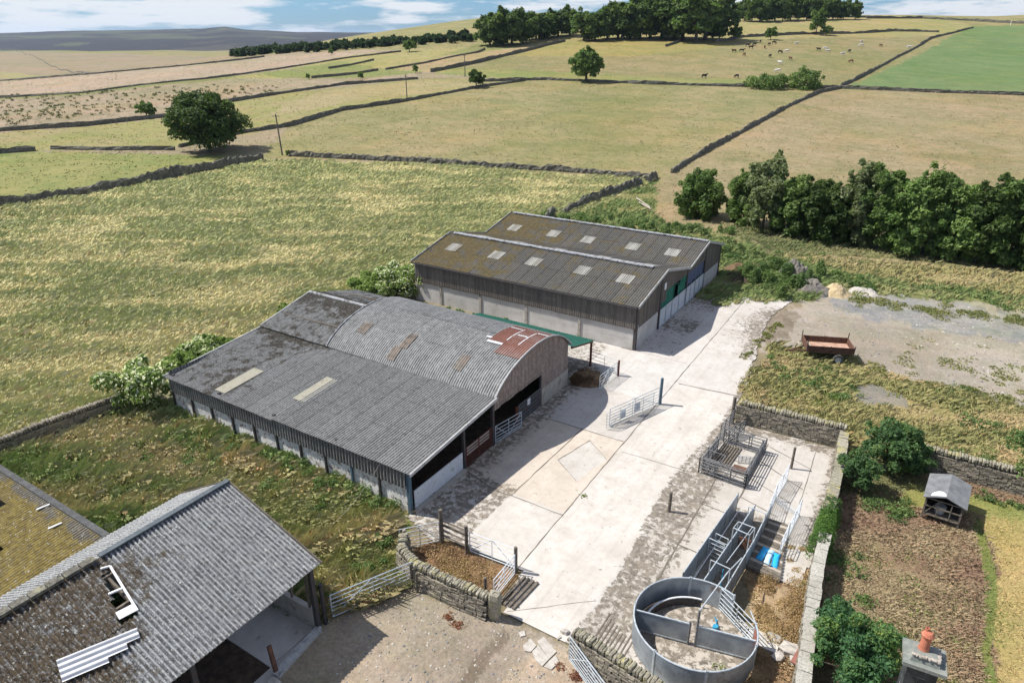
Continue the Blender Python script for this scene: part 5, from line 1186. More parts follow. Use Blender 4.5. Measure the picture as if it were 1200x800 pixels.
HQ = [uvB(*q_) for q_ in ((115, 668), (129, 664), (161, 716), (140, 727))]
corr('roof_slope', [(EX+.15, 0, EZ-.05), (RXc, 0, RZ)], (0, YE+.15, 0), (0, -1, 0), Ls, M['barnroof'], B, pitch=.15, amp=.026, sheet=2.6, moss=bmoss, hole=lambda u, t: inpoly(u+.06*np.sin(t*9), t, HQ))
corr('roof_slope', [(EF, 0, ZF), (RXc, 0, RZ)], (0, YE+.15, 0), (0, -1, 0), Ls, M['barnroof'], B, pitch=.15, amp=.026, sheet=2.6, moss=lambda u, t: .06+.25*sstep(5, 9, u))
m = MB(); m.beam((RXc, YE+.18, RZ+.05), (RXc, 7.6, RZ+.05), .22, .07); part('ridge_flashing', m, M['ridge_dark'], B, True)
m = MB()
for k in range(34): m.beam((RXc, 7.45-k*.5, RZ+.06), (RXc, 7.0-k*.5, RZ+.06), .30, .10)
part('ridge_tiles', m, M['stone_far'], B, True)
# roof-light frame over the hole
def onB(u, t, o=.05):
    d = (Vector((RXc, 0, RZ))-Vector((EX, 0, EZ))).normalized(); q = Vector((EX, 0, EZ))+d*t+nrmB*o; return Vector((q.x, YE+.15-u, q.z))
m = MB(); A_, B_, C_, D_ = [onB(*h_) for h_ in HQ]
m.beam(B_, C_, .07, .05); m.beam(A_.lerp(B_, .2), B_, .05, .05); m.beam(A_.lerp(D_, .5), B_.lerp(C_, .5), .07, .05); part('roof_frame', m, M['white'], B, True)
m = MB(); dv = (C_-D_); up_ = (B_-C_).normalized()*.28; m.add([D_, C_, C_+up_, D_+up_, D_+nrmB*.03, C_+nrmB*.03, C_+up_+nrmB*.03, D_+up_+nrmB*.03], [(3, 2, 1, 0), (4, 5, 6, 7), (0, 1, 5, 4), (1, 2, 6, 5), (2, 3, 7, 6), (3, 0, 4, 7)]); part('roof_frame', m, M['white'], B, True)
for t in (.5, 1.7, 2.9, 4.1): a_ = onB(0, t, -.1); m = MB(); m.beam((a_.x, YE, a_.z), (a_.x, YS, a_.z), .08, .14); part('purlin', m, M['timber'], B, True); u_ = (a_.x-EX)/(RXc-EX); m = MB(); m.beam((EF+(RXc-EF)*u_, YE, ZF+(RZ-ZF)*u_-.15), (EF+(RXc-EF)*u_, YS, ZF+(RZ-ZF)*u_-.15), .08, .14); part('purlin', m, M['timber'], B, True)
for y in (12.1, 7.4, 2.7, -2, -6.7):
    for x in (EX-.05, EF+.1): post(x, y, (EZ if x > -20 else ZF)-.1, .16, M['steel_dark'], B)
    m = MB(); m.beam((EX, y, EZ-.15), (RXc, y, RZ-.15), .08, .16); m.beam((EF, y, ZF-.15), (RXc, y, RZ-.15), .08, .16); m.beam((EX, y, EZ-.15), (EF, y, ZF-.15), .06, .12); part('rafter', m, M['timber'], B, True)
m = MB(); m.beam((EX+.2, YE+.17, EZ-.02), (RXc, YE+.17, RZ+.03), .04, .12); m.beam((EF, YE+.17, ZF), (RXc, YE+.17, RZ+.03), .04, .12); part('barge_board', m, M['timber'], B, True)
bx('dwarf_wall', -24.1, 12.0, -.05, EX-.15, 12.2, .95, M['block'], B); bx('rear_wall', -24.15, YS, -.05, -23.95, 12.2, 2.5, M['stone'], B)
m = MB()
for i in range(9): m.bb(-23.8+i*.93, 12.03, 1.0, -23.72+i*.93, 12.1, 2.9 if i not in (0, 8) else 2.55)
part('slatted_gable', m, M['timber'], B, True)
bx('barn_floor', -23.95, 10.0, 0, EX-.2, 12.0, .07, M['panel'], B); bx('barn_floor', -23.95, YS, 0, EX-.2, 9.98, .05, M['dung'], B, label='part of the barn floor with dung and deep shade in its dark colour')  # the roof's deep shade is put into the dark dung colour of the floor
m = MB(); m.beam((-16.0, 12.1, .12), (-15.7, 9.8, .12), .22, .24); part('kerb', m, M['barge'], B, True)
ap = MB(); ap.prism([(-16.2, 12.2), (-15.6, 9.7), (-14.6, 9.5), (-13.9, 8.0), (-14, 5), (-16.2, 5)], .0, .03); part('apron', ap, M['panel'], B, True)
rp_ = MB(); rp_.beam((-15.72, 9.9, -.05), (-15.95, 9.95, 1.25), .14, .1); o = single('rusty_post', rp_, M['rust'], 'rusty steel post leaning at the end of the pale kerb by the open barn', 'post')
rk = MB(); rk.rock((-15.45, 9.55, .15), (.5, .4, .35)); rk.rock((-15.1, 9.7, .08), (.3, .25, .2)); o = single('stone_lump', rk, M['rubble'], 'pale lump of stone at the foot of the rusty post', 'stone')
# clean sheet left lying on the roof
u0, t0 = uvB(66, 775); u1, t1 = uvB(160, 737); a_ = onB(u0, t0, .09); b_ = onB(u1, t1, .09); dn = Vector((1, 0, -(RZ-EZ)/(EX-RXc))).normalized()
run = (b_-a_); Ln = run.length; run.normalize(); side = nrmB.cross(run); side = side if side.z < 0 else -side
vs = []; nn = 28; 
for i in range(nn+1):
    s_ = .72*i/nn; h_ = .028*math.sin(s_/.18*2*math.pi)
    for e in (0, Ln*(1 if s_ < .35 else (.82 if s_ < .54 else .56))): q_ = a_+run*e+side*s_+nrmB*h_; vs.append(q_)
m = MB(); m.add(vs, [(2*i, 2*i+1, 2*i+3, 2*i+2) for i in range(nn)]); single('loose_sheet', m, M['loosesheet'], 'clean pale corrugated sheet lying torn on the mossy barn roof', 'roofing sheet', smooth=True)
# ------------------------------------------------------------------ mossy outbuilding at the left edge
O_ = thing('outbuilding', 'low outbuilding with a yellow moss-covered holed roof at the left edge', 'farm building', (-31, 7.4, 0))
mz0, mz1, my0, my1 = 1.85, 2.42, 4.9, 9.5
def mh(u, t):
    P_ = [(1.9, 2.3, .5, .8), (3.2, 3.35, .6, 1.1), (5.3, 2.4, .5, .8)]
    k = np.zeros(u.shape, bool)
    for a, b, c, d in ((-30.2+24.2, 1.7, .45, .35), (-27.9+24.2, 1.9, .5, .35), (-30.6+24.2, 3.3, .5, .4)):
        k |= (np.abs(u+a)-c < 0) & (np.abs(t-b)-d < 0)
    return k
corr('roof_slope', [(0, my0, mz0), (0, my1, mz1)], (-24.25, 0, 0), (-1, 0, 0), 16.8, M['mossroof'], O_, pitch=.15, amp=.025, sheet=2.4, moss=lambda u, t: .75-.45*sstep(3.6, 4.5, t)*(fbm(u, t, 2, 5)+.4), hole=mh, edge_jit=.05)
m = MB(); m.beam((-24.3, my1, mz1+.02), (-41, my1, mz1+.02), .25, .1); part('ridge_tiles', m, M['fibre'], O_, True)
bx('rear_wall', -41, my1-.2, -.05, -24.3, my1, mz1-.1, M['stone'], O_); bx('side_wall', -41, my0+.2, -.05, -40.8, my1-.2, 2.0, M['stone'], O_)
for y in (5.3, 7.0, 8.6): bm_('purlin', (-24.3, y, mz0+(y-my0)*.14-.12), (-41, y, mz0+(y-my0)*.14-.12), .08, .1, M['timber'], O_)
bx('earth_floor', -41, my0+.2, 0, -24.3, my1-.2, .03, M['dung'], O_)
for px, py in ((66, 617), (52, 595)):
    p = atplane(px, py, (0, my0, mz0), Vector((0, -(mz1-mz0), my1-my0)).normalized()); m = MB(); m.beam(p+Vector((-.1, -.25, .04)), p+Vector((.06, .2, .09)), .09, .03)
    single('timber_offcut', m, M['loosesheet'], 'pale slat lying on the mossy roof, '+('lower one' if py > 600 else 'upper one by the torn hole'), 'slat')
# tree out of frame on the left whose shade falls on the moss roof
make_tree('tree', 7.5, 3.4, 1.2, 4500, .2, MID, 640, 14, .2, label='broad tree standing just outside the left edge of the mossy outbuilding', loc=(-37.5, 2.2, 0))
# ------------------------------------------------------------------ small hut in the garden
H = thing('garden_hut', 'small dark felt-roofed timber hut with an open netted front, in the garden', 'hut', (3.15, 32.2, 0), R_(-4))
def hp_(n, mat, f, **k): m = MB(); f(m); return part(n, m, mat, H, **k)
hw, hd, zf, zb, zr = .72, .95, 1.15, 1.15, 1.5
hp_('roof', M['greypaint'], lambda m: m.add([(-.85, -1.1, 1.22), (0, -1.1, 1.52), (.85, -1.1, 1.22), (.85, 1.1, 1.22), (0, 1.1, 1.52), (-.85, 1.1, 1.22), (-.85, -1.1, 1.18), (0, -1.1, 1.48), (.85, -1.1, 1.18), (.85, 1.1, 1.18), (0, 1.1, 1.48), (-.85, 1.1, 1.18)],
    [(0, 1, 4, 5), (1, 2, 3, 4), (7, 6, 11, 10), (8, 7, 10, 9), (0, 6, 7, 1), (1, 7, 8, 2), (3, 9, 10, 4), (4, 10, 11, 5), (2, 8, 9, 3), (5, 11, 6, 0)]))
hp_('roof_patch', M['white'], lambda m: m.add([(x_, y_, 1.22+(x_+.85)*.353+.012) for x_, y_ in [(-.30+.28*math.cos(a), -1.0+.42*math.sin(a)) for a in [i*math.pi/7 for i in range(8)]]], [tuple(range(8))]))
for sx in (-1, 1): hp_('side_wall', M['timber'], lambda m: [m.box((sx*hw, 0, .25+i*.165+.2), (.03, 1.9, .155)) for i in range(5)])
hp_('rear_wall', M['timber'], lambda m: [m.box((0, .93, .25+i*.165+.2), (1.4, .03, .155)) for i in range(5)])
hp_('floor', M['timber'], lambda m: m.box((0, 0, .3), (1.4, 1.85, .05)))
for sx in (-1, 1):
    for sy in (-1, 1): hp_('leg', M['timber'], lambda m: m.box((sx*.7, sy*.92, .58), (.07, .07, 1.2)))
hp_('front_frame', M['timber'], lambda m: [m.box((0, -.95, z), (1.4, .04, .05)) for z in (.3, .75, 1.15)]+[m.box((x, -.95, .72), (.04, .04, .85)) for x in (-.2, .3)]+[m.beam((-.68, -.96, .3), (-.2, -.96, 1.12), .03, .03)])
hp_('feed_bin', M['panel'], lambda m: m.lathe((-.1, -.5, .33), [(0, 0), (.2, 0), (.24, .35), (.2, .38), (0, .36)], 12))
# ------------------------------------------------------------------ chimney of the farmhouse
ch = atz(1084, 767, 5.0)
K = thing('chimney_stack', 'dark stone chimney stack with one terracotta pot at the bottom right', 'chimney', (ch.x, ch.y, 0), R_(4)); K.scale = (.84, .84, 1)
def kp(n, mat, f, **k): m = MB(); f(m); return part(n, m, mat, K, **k)
def courses(m):
    for k in range(15):
        z = .15+k*.32
        for e in (-1, 1):
            sp_ = -.06 if k % 2 else .1
            m.box(((-.43+sp_)/2, e*.22, z), (.43+sp_-.015, .36, .305), 0, .008); m.box(((sp_+.43)/2, e*.22, z), (.43-sp_-.015, .36, .305), 0, .008)
kp('stonework', M['slate'], courses); kp('mortar_core', M['mortar'], lambda m: m.box((0, 0, 2.4), (.83, .77, 4.75)))
kp('cap_slab', M['greenslate'], lambda m: m.box((0, 0, 4.9), (1.2, 1.1, .11), 0, .01)); 
kp('flaunching', M['greenslate'], lambda m: m.add([(-.42, -.36, 4.96), (.42, -.36, 4.96), (.42, .36, 4.96), (-.42, .36, 4.96), (-.34, -.28, 5.16), (.34, -.28, 5.16), (.34, .28, 5.16), (-.34, .28, 5.16)], [(3, 2, 1, 0), (4, 5, 6, 7), (0, 1, 5, 4), (1, 2, 6, 5), (2, 3, 7, 6), (3, 0, 4, 7)]))
kp('mortar_rim', M['mortar'], lambda m: [m.rock((-.34+i*.085, -.31+rnd.uniform(-.02, .02), 5.15), (.13, .10, .06), i, .2) for i in range(9)]+[m.rock((.36+rnd.uniform(-.02, .02), -.25+i*.09, 5.14), (.10, .12, .06), i, .2) for i in range(6)])
pt = kp('chimney_pot', M['terracotta'], lambda m: m.lathe((-.08, .05, 5.14), [(.17, 0), (.15, .1), (.135, .42), (.16, .44), (.16, .5), (.12, .5), (.11, .1)], 18), smooth=False)
cwl = MB(); cwl.lathe((-.08, .05, 5.60), [(.17, .0), (.19, .05), (.12, .14), (0, .17)], 14); cwl.lathe((-.13, .09, 5.64), [(.07, 0), (.06, .2), (.045, .2), (.04, 0)], 8); part('cowl', cwl, M['terracotta'], pt)
# ridge of a slated roof poking up below the garden bush
R2 = thing('slate_roof', 'dark slate pieces of a low roof at the bottom beside the sycamore bush', 'roof', (.2, 17.6, 0))
m = MB(); m.beam((-.35, 17.1, .0), (-.35, 17.1, 1.3), .35, .3); part('slate_upright', m, M['slate'], R2, True)
m = MB(); m.add([(.05, 17.2, 1.2), (1.3, 16.9, .9), (1.2, 15.8, .5), (.0, 15.9, .6), (.05, 17.2, 1.26), (1.3, 16.9, .96), (1.2, 15.8, .56), (.0, 15.9, .66)], [(3, 2, 1, 0), (4, 5, 6, 7), (0, 1, 5, 4), (1, 2, 6, 5), (2, 3, 7, 6), (3, 0, 4, 7)]); part('slate_slope', m, M['slate'], R2, True)
m = MB(); m.bb(.1, 16.2, 0, 1.1, 16.8, .75); part('roof_support', m, M['stone'], R2, True)
# ------------------------------------------------------------------ gates and posts
def field_gate(label, p, q, z1=1.15, z0=.12, bars=6, mat='galv', r=.024, group=None, name='field_gate', mesh_low=False, diag=True):
    p = Vector((p[0], p[1], 0)); q = Vector((q[0], q[1], 0)); d = q-p; L = d.length; rz = math.atan2(d.y, d.x)
    root = thing(name, label, 'gate' if 'gate' in name else 'hurdle', p, rz, group); m = MB(); gate_bars(m, (0, 0), (L, 0), z0, z1, 2, r, 2, even=True); part('frame', m, M[mat], root)
    m = MB()
    for i in range(1, bars-1): z = z0+(z1-z0)*(i/(bars-1))**1.2; m.tube((0, 0, z), (L, 0, z), r*.75, 5)
    part('rails', m, M[mat], root)
    m = MB()
    m.tube((L/2, 0, z0), (L/2, 0, z1), r*.8, 5)
    if diag: m.tube((0, .01, z0), (L/2, .01, z1), r*.7, 5); m.tube((L, .01, z0), (L/2, .01, z1), r*.7, 5)
    part('brace', m, M[mat], root)
    return root
def gpost(label, x, y, h, s=.15, mat='timber', lean=(0, 0), name='gate_post', cap=False):
    m = MB(); m.tube((0, 0, -.2), (lean[0], lean[1], h-.03), s*.5, 8, s*.48); m.tube((lean[0], lean[1], h-.03), (lean[0], lean[1], h), s*.48, 8, s*.38); o = part(name, m, M[mat]); o.location = (x, y, 0); return tag(o, label, 'post')
gpost('dark green upright post in the open yard carrying the galvanised gate', -11.55, 34.98, 1.78, .19, 'steel_blue')
g_ = field_gate('double galvanised gate standing open in the middle of the concrete yard', (-11.6, 34.85), (-13.0, 30.95), 1.2, .12, 7, 'galv')
m = MB(); L2 = 3.6; 
for i in range(6): z = .18+.92*(i/5); m.tube((.6, .09, z), (4.15+.35, .13, z), .017, 5)
for x in (.6, 1.5, 2.4, 3.4, 4.5): m.tube((x, .1, .18), (x, .1, 1.1), .017, 5)
part('extension_rails', m, M['galv'], g_)
m = MB(); m.bb(1.7, .04, .35, 2.2, .05, .9); m.bb(2.9, .04, .3, 3.3, .05, .8); part('mesh_panel', m, M['whitesheet'], g_)
gpost('dark post at the corner between the drive and the tall pen wall', -7.3, 35.0, 1.75, .2, 'timber')
gpost('short dark post at the drive edge beside the flaking concrete', -7.5, 25.55, 1.15, .16, 'timber')
gpost('lone brown post standing in the pen concrete near the tall stone wall', -3.47, 32.14, 1.32, .13, 'timber')
field_gate('long galvanised field gate between the open barn and the curved wall', (-15.98, 12.75), (-14.55, 15.75), 1.15, .12, 7, 'galv', .026)
gpost('dark post at the open barn end of the long galvanised gate', -16.05, 12.45, 1.9, .17, 'steel_dark')
gpost('slim post at the curved wall end of the long galvanised gate', -14.5, 15.6, 1.2, .10, 'timber')
gpost('tall mossy post at the back corner of the small straw pen', -15.12, 18.35, 1.75, .19, 'timber')
gpost('middle post along the drive side of the small straw pen', -13.8, 18.35, 1.45, .16, 'timber')
gpost('post at the drive corner of the small straw pen', -11.45, 18.5, 1.3, .16, 'timber')
gpost('low post against the stone wall inside the small straw pen', -11.75, 16.75, .95, .13, 'timber')
gpost('wooden post at the top end of the curved wall by the shed', -16.3, 17.3, .9, .16, 'timber_pale')
gpost('thin dark stake fixed to the face of the curved stone wall', -14.15, 15.5, .95, .10, 'timber')
rf = thing('rail_fence', 'grey board fence between the two back posts of the small straw pen', 'fence', (-15.1, 18.42, 0), math.atan2(0, 1))
for z in (.35, .62, .9, 1.15): m = MB(); m.bb(0, -.02, z-.06, 1.35, .02, z+.05); part('rail', m, M['timber_pale'] if z != .9 else M['timber'], rf)
field_gate('bright galvanised gate along the drive side of the small straw pen', (-13.7, 18.45), (-11.55, 18.6), 1.1, .12, 6, 'galv_white', .02)
field_gate('galvanised gate at the drive end of the small straw pen', (-11.4, 18.35), (-11.35, 16.75), 1.05, .1, 6, 'galv_white', .022)
field_gate('pale hurdle closing the shed end of the small straw pen', (-15.2, 18.3), (-16.3, 17.0), 1.1, .1, 6, 'galv', .02)
sl = thing('slatted_ramp', 'brown slatted timber grid lying beside the gate at the drive end of the straw pen', 'grid', (-11.0, 17.3, 0))
for i in range(4): m = MB(); m.beam((-10.95+i*.2-.1, 16.7, .1), (-10.85+i*.2-.1, 18.4, .1), .11, .07); part('slat', m, M['timber'], sl, True)
m = MB(); m.beam((-11.15, 16.9, .08), (-10.3, 16.9, .08), .06, .03); m.beam((-11.1, 18.2, .08), (-10.3, 18.2, .08), .06, .03); part('bearer', m, M['timber'], sl, True)
a_ = atz(668, 752, .9); b_ = atz(712, 812, .9)
field_gate('galvanised seven-bar gate leaning open along the foot of the bottom stone wall', (a_.x, a_.y), (b_.x, b_.y), 1.15, .1, 8, 'galv', .024)
# canopy side gates
gpost('rust-red post at the end of the rails by the green canopy', -15.2, 37.1, 1.15, .14, 'red_steel')
field_gate('galvanised rails running out from under the green canopy', (-17.4, 37.5), (-15.25, 37.2), 1.1, .15, 5, 'galv', .02, diag=False)
field_gate('galvanised gate turned toward the arched barn beside the rust-red post', (-15.25, 37.0), (-15.35, 34.6), 1.05, .12, 6, 'galv', .022)
# ------------------------------------------------------------------ round handling pen
RG = thing('ring_pen', 'round galvanised sheeted sheep-handling pen with a cross partition at the foot of the race', 'livestock pen', (-4.15, 18.8, 0))
cr, ch_ = 2.13, 1.12
def rp2(n, mat, m, **k): return part(n, m, M[mat], RG, **k)
def arcsheet(a0, a1, r=cr, z0=.08, z1=ch_, n=12):
    m = MB(); m.lathe((0, 0, 0), [(r-.012, z0), (r+.012, z0), (r+.012, z1), (r-.012, z1), (r-.012, z0)], n, R_(a0), R_(a1)); return m
segs = [(-170, -110), (-109, -62), (-61, 0), (1, 28), (66, 112), (113, 189)]
for i, (a, b) in enumerate(segs):
    rp2('sheet_panel', 'ring', arcsheet(a, b), label='rust-red curved panel' if False else None)
    m = MB(); m.lathe((0, 0, ch_), [(cr+.03*math.cos(t), .03*math.sin(t)) for t in [k*math.pi/3 for k in range(7)]], 12, R_(a), R_(b)); rp2('top_rail', 'galv', m)
    for e in (a, b): q_ = (cr*math.cos(R_(e)), cr*math.sin(R_(e))); m = MB(); m.tube((q_[0], q_[1], 0), (q_[0], q_[1], ch_+.05), .04, 6); rp2('upright', 'galv', m)
rp2('sheet_panel', 'rust_pink', arcsheet(2, 26, cr-.04, .12, 1.0), label='rust-red inner face of the side panel')
m = MB(); m.tube((cr*math.cos(R_(28)), cr*math.sin(R_(28)), 1.1), (1.55, 1.55, 1.1), .025, 6)
gate_bars(m, (cr*math.cos(R_(28)), cr*math.sin(R_(28))), (.35, 2.05), .2, 1.12, 6, .02, 3); rp2('barred_gate', 'galv', m)
# inner curved kerb, cross partition in two leaves with the centre posts
m = MB(); m.lathe((0.05, 0.05, 0), [(1.78, .08), (1.82, .08), (1.82, .42), (1.78, .42), (1.78, .08)], 14, R_(100), R_(185)); rp2('inner_fence', 'steel_dark', m)
m = MB(); m.lathe((0.05, 0.05, .43), [(1.77, 0), (1.83, 0), (1.83, .04), (1.77, .04), (1.77, 0)], 14, R_(100), R_(185)); rp2('inner_rail', 'galv_white', m)
pa = Vector((-2.03, -.55, 0)); pb = Vector((2.05, .35, 0)); c0 = pa.lerp(pb, .47); c1 = pa.lerp(pb, .53)
for s_, e_ in ((pa, c0), (c1, pb)):
    m = MB(); m.beam(s_+Vector((0, 0, .58)), e_+Vector((0, 0, .58)), .03, .85); rp2('partition_leaf', 'ring', m)
    m = MB(); m.beam(s_+Vector((0, 0, 1.02)), e_+Vector((0, 0, 1.02)), .05, .05); m.beam(s_+Vector((0, 0, .14)), e_+Vector((0, 0, .14)), .05, .05); rp2('leaf_rail', 'galv', m)
m = MB(); m.tube((c0.x, c0.y, 0), (c0.x, c0.y, 1.15), .045, 8); m.tube((c1.x, c1.y, 0), (c1.x, c1.y, 1.75), .04, 8); rp2('centre_post', 'galv_old', m)
m = MB(); m.tube((c1.x, c1.y, 1.75), (.45, 2.1, 1.9), .028, 6); m.tube((.45, 2.1, 1.9), (.62, 3.6, 1.55), .028, 6); rp2('overhead_bar', 'galv', m)
m = MB(); m.tube((.52, 1.25, .06), (.52, 1.25, .35), .03, 6); m.lathe((.52, 1.1, .06), [(0, .14), (.10, .14), (.11, .0)], 10); m.tube((.35, 1.6, .1), (.6, 1.2, .1), .02, 5); rp2('blue_latch', 'bluepaint', m)
# ------------------------------------------------------------------ race above the ring
RC = thing('sheep_race', 'pair of sheeted galvanised chutes leading up from the round pen', 'livestock race', (-4.4, 24, 0))
def rcp(n, mat, m): return part(n, m, M[mat], RC, True)
lanes = [((-5.32, 20.95), (-4.9, 27.2), 1.05), ((-4.55, 21.0), (-4.06, 26.9), .95), ((-3.72, 20.9), (-3.5, 24.2), 1.0), ((-3.5, 24.2), (-3.45, 27.3), .95)]
for (a, b, h_) in lanes:
    a = Vector((*a, 0)); b = Vector((*b, 0)); m = MB(); m.beam(a+Vector((0, 0, h_/2+.03)), b+Vector((0, 0, h_/2+.03)), .028, h_-.06); rcp('sheeted_side', 'ring', m)
    m = MB(); m.tube(a+Vector((0, 0, h_+.01)), b+Vector((0, 0, h_+.01)), .028, 6); rcp('top_rail', 'galv', m)
    for u in (0, .25, .5, .75, 1): q_ = a.lerp(b, u); m = MB(); m.tube(q_, q_+Vector((0, 0, h_+.04)), .026, 6); rcp('upright', 'galv_old', m)
m = MB(); m.tube((-5.05, 20.9, .55), (-4.7, 26.9, .45), .02, 6); rcp('inner_rail', 'galv_white', m)
def hoop(x0, y0, x1, y1, h_, cross=()):
    m = MB(); m.path([Vector((x0, y0, .0)), Vector((x0, y0, h_)), Vector((x1, y1, h_)), Vector((x1, y1, 0))], .022, 6)
    for z in cross: m.tube((x0, y0, z), (x1, y1, z), .016, 5)
    rcp('hoop_frame', 'galv', m)
hoop(-4.5, 21.6, -3.72, 21.5, 1.6); hoop(-4.28, 23.9, -3.6, 23.8, 1.65); hoop(-4.25, 24.6, -3.55, 24.55, 1.5); hoop(-4.2, 26.2, -3.45, 26.1, 1.25)
hoop(-5.08, 23.5, -4.42, 23.4, 1.05, (.25, .45, .65, .85)); hoop(-4.95, 24.0, -4.4, 23.9, 1.0, (.3, .5, .7))
m = MB(); m.tube((-4.28, 23.9, 1.65), (-4.25, 24.6, 1.5), .02, 5); m.tube((-3.6, 23.8, 1.65), (-3.55, 24.55, 1.5), .02, 5); m.tube((-4.1, 22.6, .9), (-3.8, 25.6, .75), .022, 5); rcp('guide_bar', 'galv', m)
m = MB(); m.bb(-4.12, 24.5, .3, -3.6, 24.54, .85); rcp('rusty_flap', 'rust', m); m = MB(); m.tube((-4.0, 21.7, .05), (-4.02, 21.75, 1.25), .02, 6); rcp('blue_rod', 'bluepaint', m)
# hurdles continuing the race
field_gate('bright hurdle continuing the race, farthest up toward the lone post', (-3.55, 29.0), (-3.42, 30.95), 1.0, .08, 8, 'galv_white', .018, name='sheep_hurdle')
field_gate('bright hurdle between the race and the farthest hurdle', (-3.5, 27.3), (-3.55, 28.95), 1.0, .08, 8, 'galv_white', .018, name='sheep_hurdle')
field_gate('thin grey hurdle laid across between the two lines of bright hurdles', (-3.5, 28.9), (-2.5, 28.35), .35, .08, 4, 'galv', .015, name='sheep_hurdle', diag=False)
field_gate('bright hurdle right of the timber deck, upper of the pair', (-2.45, 26.4), (-2.35, 28.4), 1.0, .08, 8, 'galv_white', .018, name='sheep_hurdle')
field_gate('bright hurdle right of the timber deck, lower of the pair', (-2.5, 25.0), (-2.46, 26.3), 1.0, .08, 7, 'galv_white', .018, name='sheep_hurdle')
# timber deck with blue sacks
dk = thing('timber_deck', 'grey slatted timber deck on the ground right of the race', 'pallet', (-2.95, 25.4, 0))
da, db, dc, dd = Vector((-3.42, 27.3, 0)), Vector((-2.62, 27.3, 0)), Vector((-2.15, 23.55, 0)), Vector((-3.5, 23.75, 0))
n = 19
for i in range(n):
    t = (i+.5)/n; p_ = da.lerp(dd, t); q_ = db.lerp(dc, t); m = MB(); m.beam(p_+Vector((0, 0, .2)), q_+Vector((0, 0, .2)), .165, .035); part('board', m, M['timber_pale'] if i % 3 == 1 else M['timber'], dk, True)
m = MB(); m.beam(da+Vector((.15, 0, .12)), dd+Vector((.2, 0, .12)), .08, .12); m.beam(db+Vector((-.1, 0, .12)), dc+Vector((-.15, 0, .12)), .08, .12); m.beam(dd+Vector((0, -.02, .12)), dc+Vector((0, -.02, .12)), .06, .14); part('bearer', m, M['timber'], dk, True)
for i, (x, y, w_, l_, mt, lab) in enumerate(((-3.12, 24.75, .26, .95, 'bluesack', 'bright blue plastic sack on the timber deck, leftmost'), (-2.84, 24.68, .24, 1.0, 'paleblue', 'pale blue folded plastic sheet between the two bright blue sacks'), (-2.55, 24.62, .26, .92, 'bluesack', 'bright blue plastic sack on the timber deck, rightmost'))):
    m = MB(); rnd.seed(50+i); nx, ny = 6, 10; vs = []
    for j in range(ny+1):
        for k in range(nx+1):
            u, v = k/nx-.5, j/ny-.5; z = .10*math.sqrt(max(0, 1-(2*u)**2))*math.sqrt(max(0, 1-(2*v)**4))+rnd.uniform(0, .02); vs.append((u*w_+rnd.uniform(-.01, .01), v*l_+rnd.uniform(-.015, .015), z))
    fs = [(j*(nx+1)+k, j*(nx+1)+k+1, (j+1)*(nx+1)+k+1, (j+1)*(nx+1)+k) for j in range(ny) for k in range(nx)]
    m.add(vs, fs); m.add([(v[0], v[1], -.0) for v in vs], [f[::-1] for f in fs]); o = part('plastic_sack', m, M[mt], smooth=True); o.location = (x, y, .222); o.rotation_euler = (0, 0, R_(-6+5*i)); tag(o, lab, 'sack')
# ------------------------------------------------------------------ weathered pen of old hurdles
def hurdle(root, p, q, z0=.05, z1=.95, bars=6, mat='galv_old', tilt=0):
    m = MB(); gate_bars(m, p, q, z0, z1, bars, .024, 4, diag=False, even=True); part('hurdle', m, M[mat], root, True)
OP = thing('hurdle_pen', 'square pen of dark weathered hurdles with a slatted floor beside the drive', 'livestock pen', (-6.1, 31, 0))
c_ = [(-7.35, 29.3), (-5.0, 29.15), (-4.95, 32.9), (-7.15, 32.9)]
for i in range(4): hurdle(OP, c_[i], c_[(i+1) % 4])
hurdle(OP, (-7.2, 29.5), (-5.1, 29.4), .08, .9); hurdle(OP, (-5.12, 29.3), (-5.06, 32.7), .08, .92); hurdle(OP, (-7.1, 32.75), (-5.1, 32.6), .08, .95, 5)
hurdle(OP, (-7.25, 29.6), (-7.1, 31.6), .08, .9, 8); hurdle(OP, (-7.35, 32.9), (-7.2, 35.0), .05, 1.0, 7); hurdle(OP, (-6.9, 33.0), (-6.4, 34.2), .1, .9, 7)
m = MB(); m.path([Vector((-7.3, 29.35, .95)), Vector((-6.4, 29.3, .95)), Vector((-6.3, 30.1, .95)), Vector((-7.2, 30.2, .95))], .022, 5)
for k in range(5): m.tube((-7.25+k*.2, 29.3, .5), (-7.2+k*.2, 30.15, .5), .014, 5)
part('feed_rack', m, M['galv_old'], OP, True)
for i in range(7): m = MB(); m.beam((-7.05+i*.14, 30.4, .11), (-6.95+i*.14, 32.6, .11), .08, .05); part('floor_slat', m, M['timber'], OP, True)
m = MB(); m.bb(-6.0, 30.3, .09, -5.3, 30.9, .13); part('floor_sheet', m, M['rust'], OP, True)
m = MB(); gate_bars(m, (-5.9, 31.2), (-5.2, 31.5), .1, .5, 6, .015, 5, even=True); part('bent_mesh', m, M['galv'], OP, True)
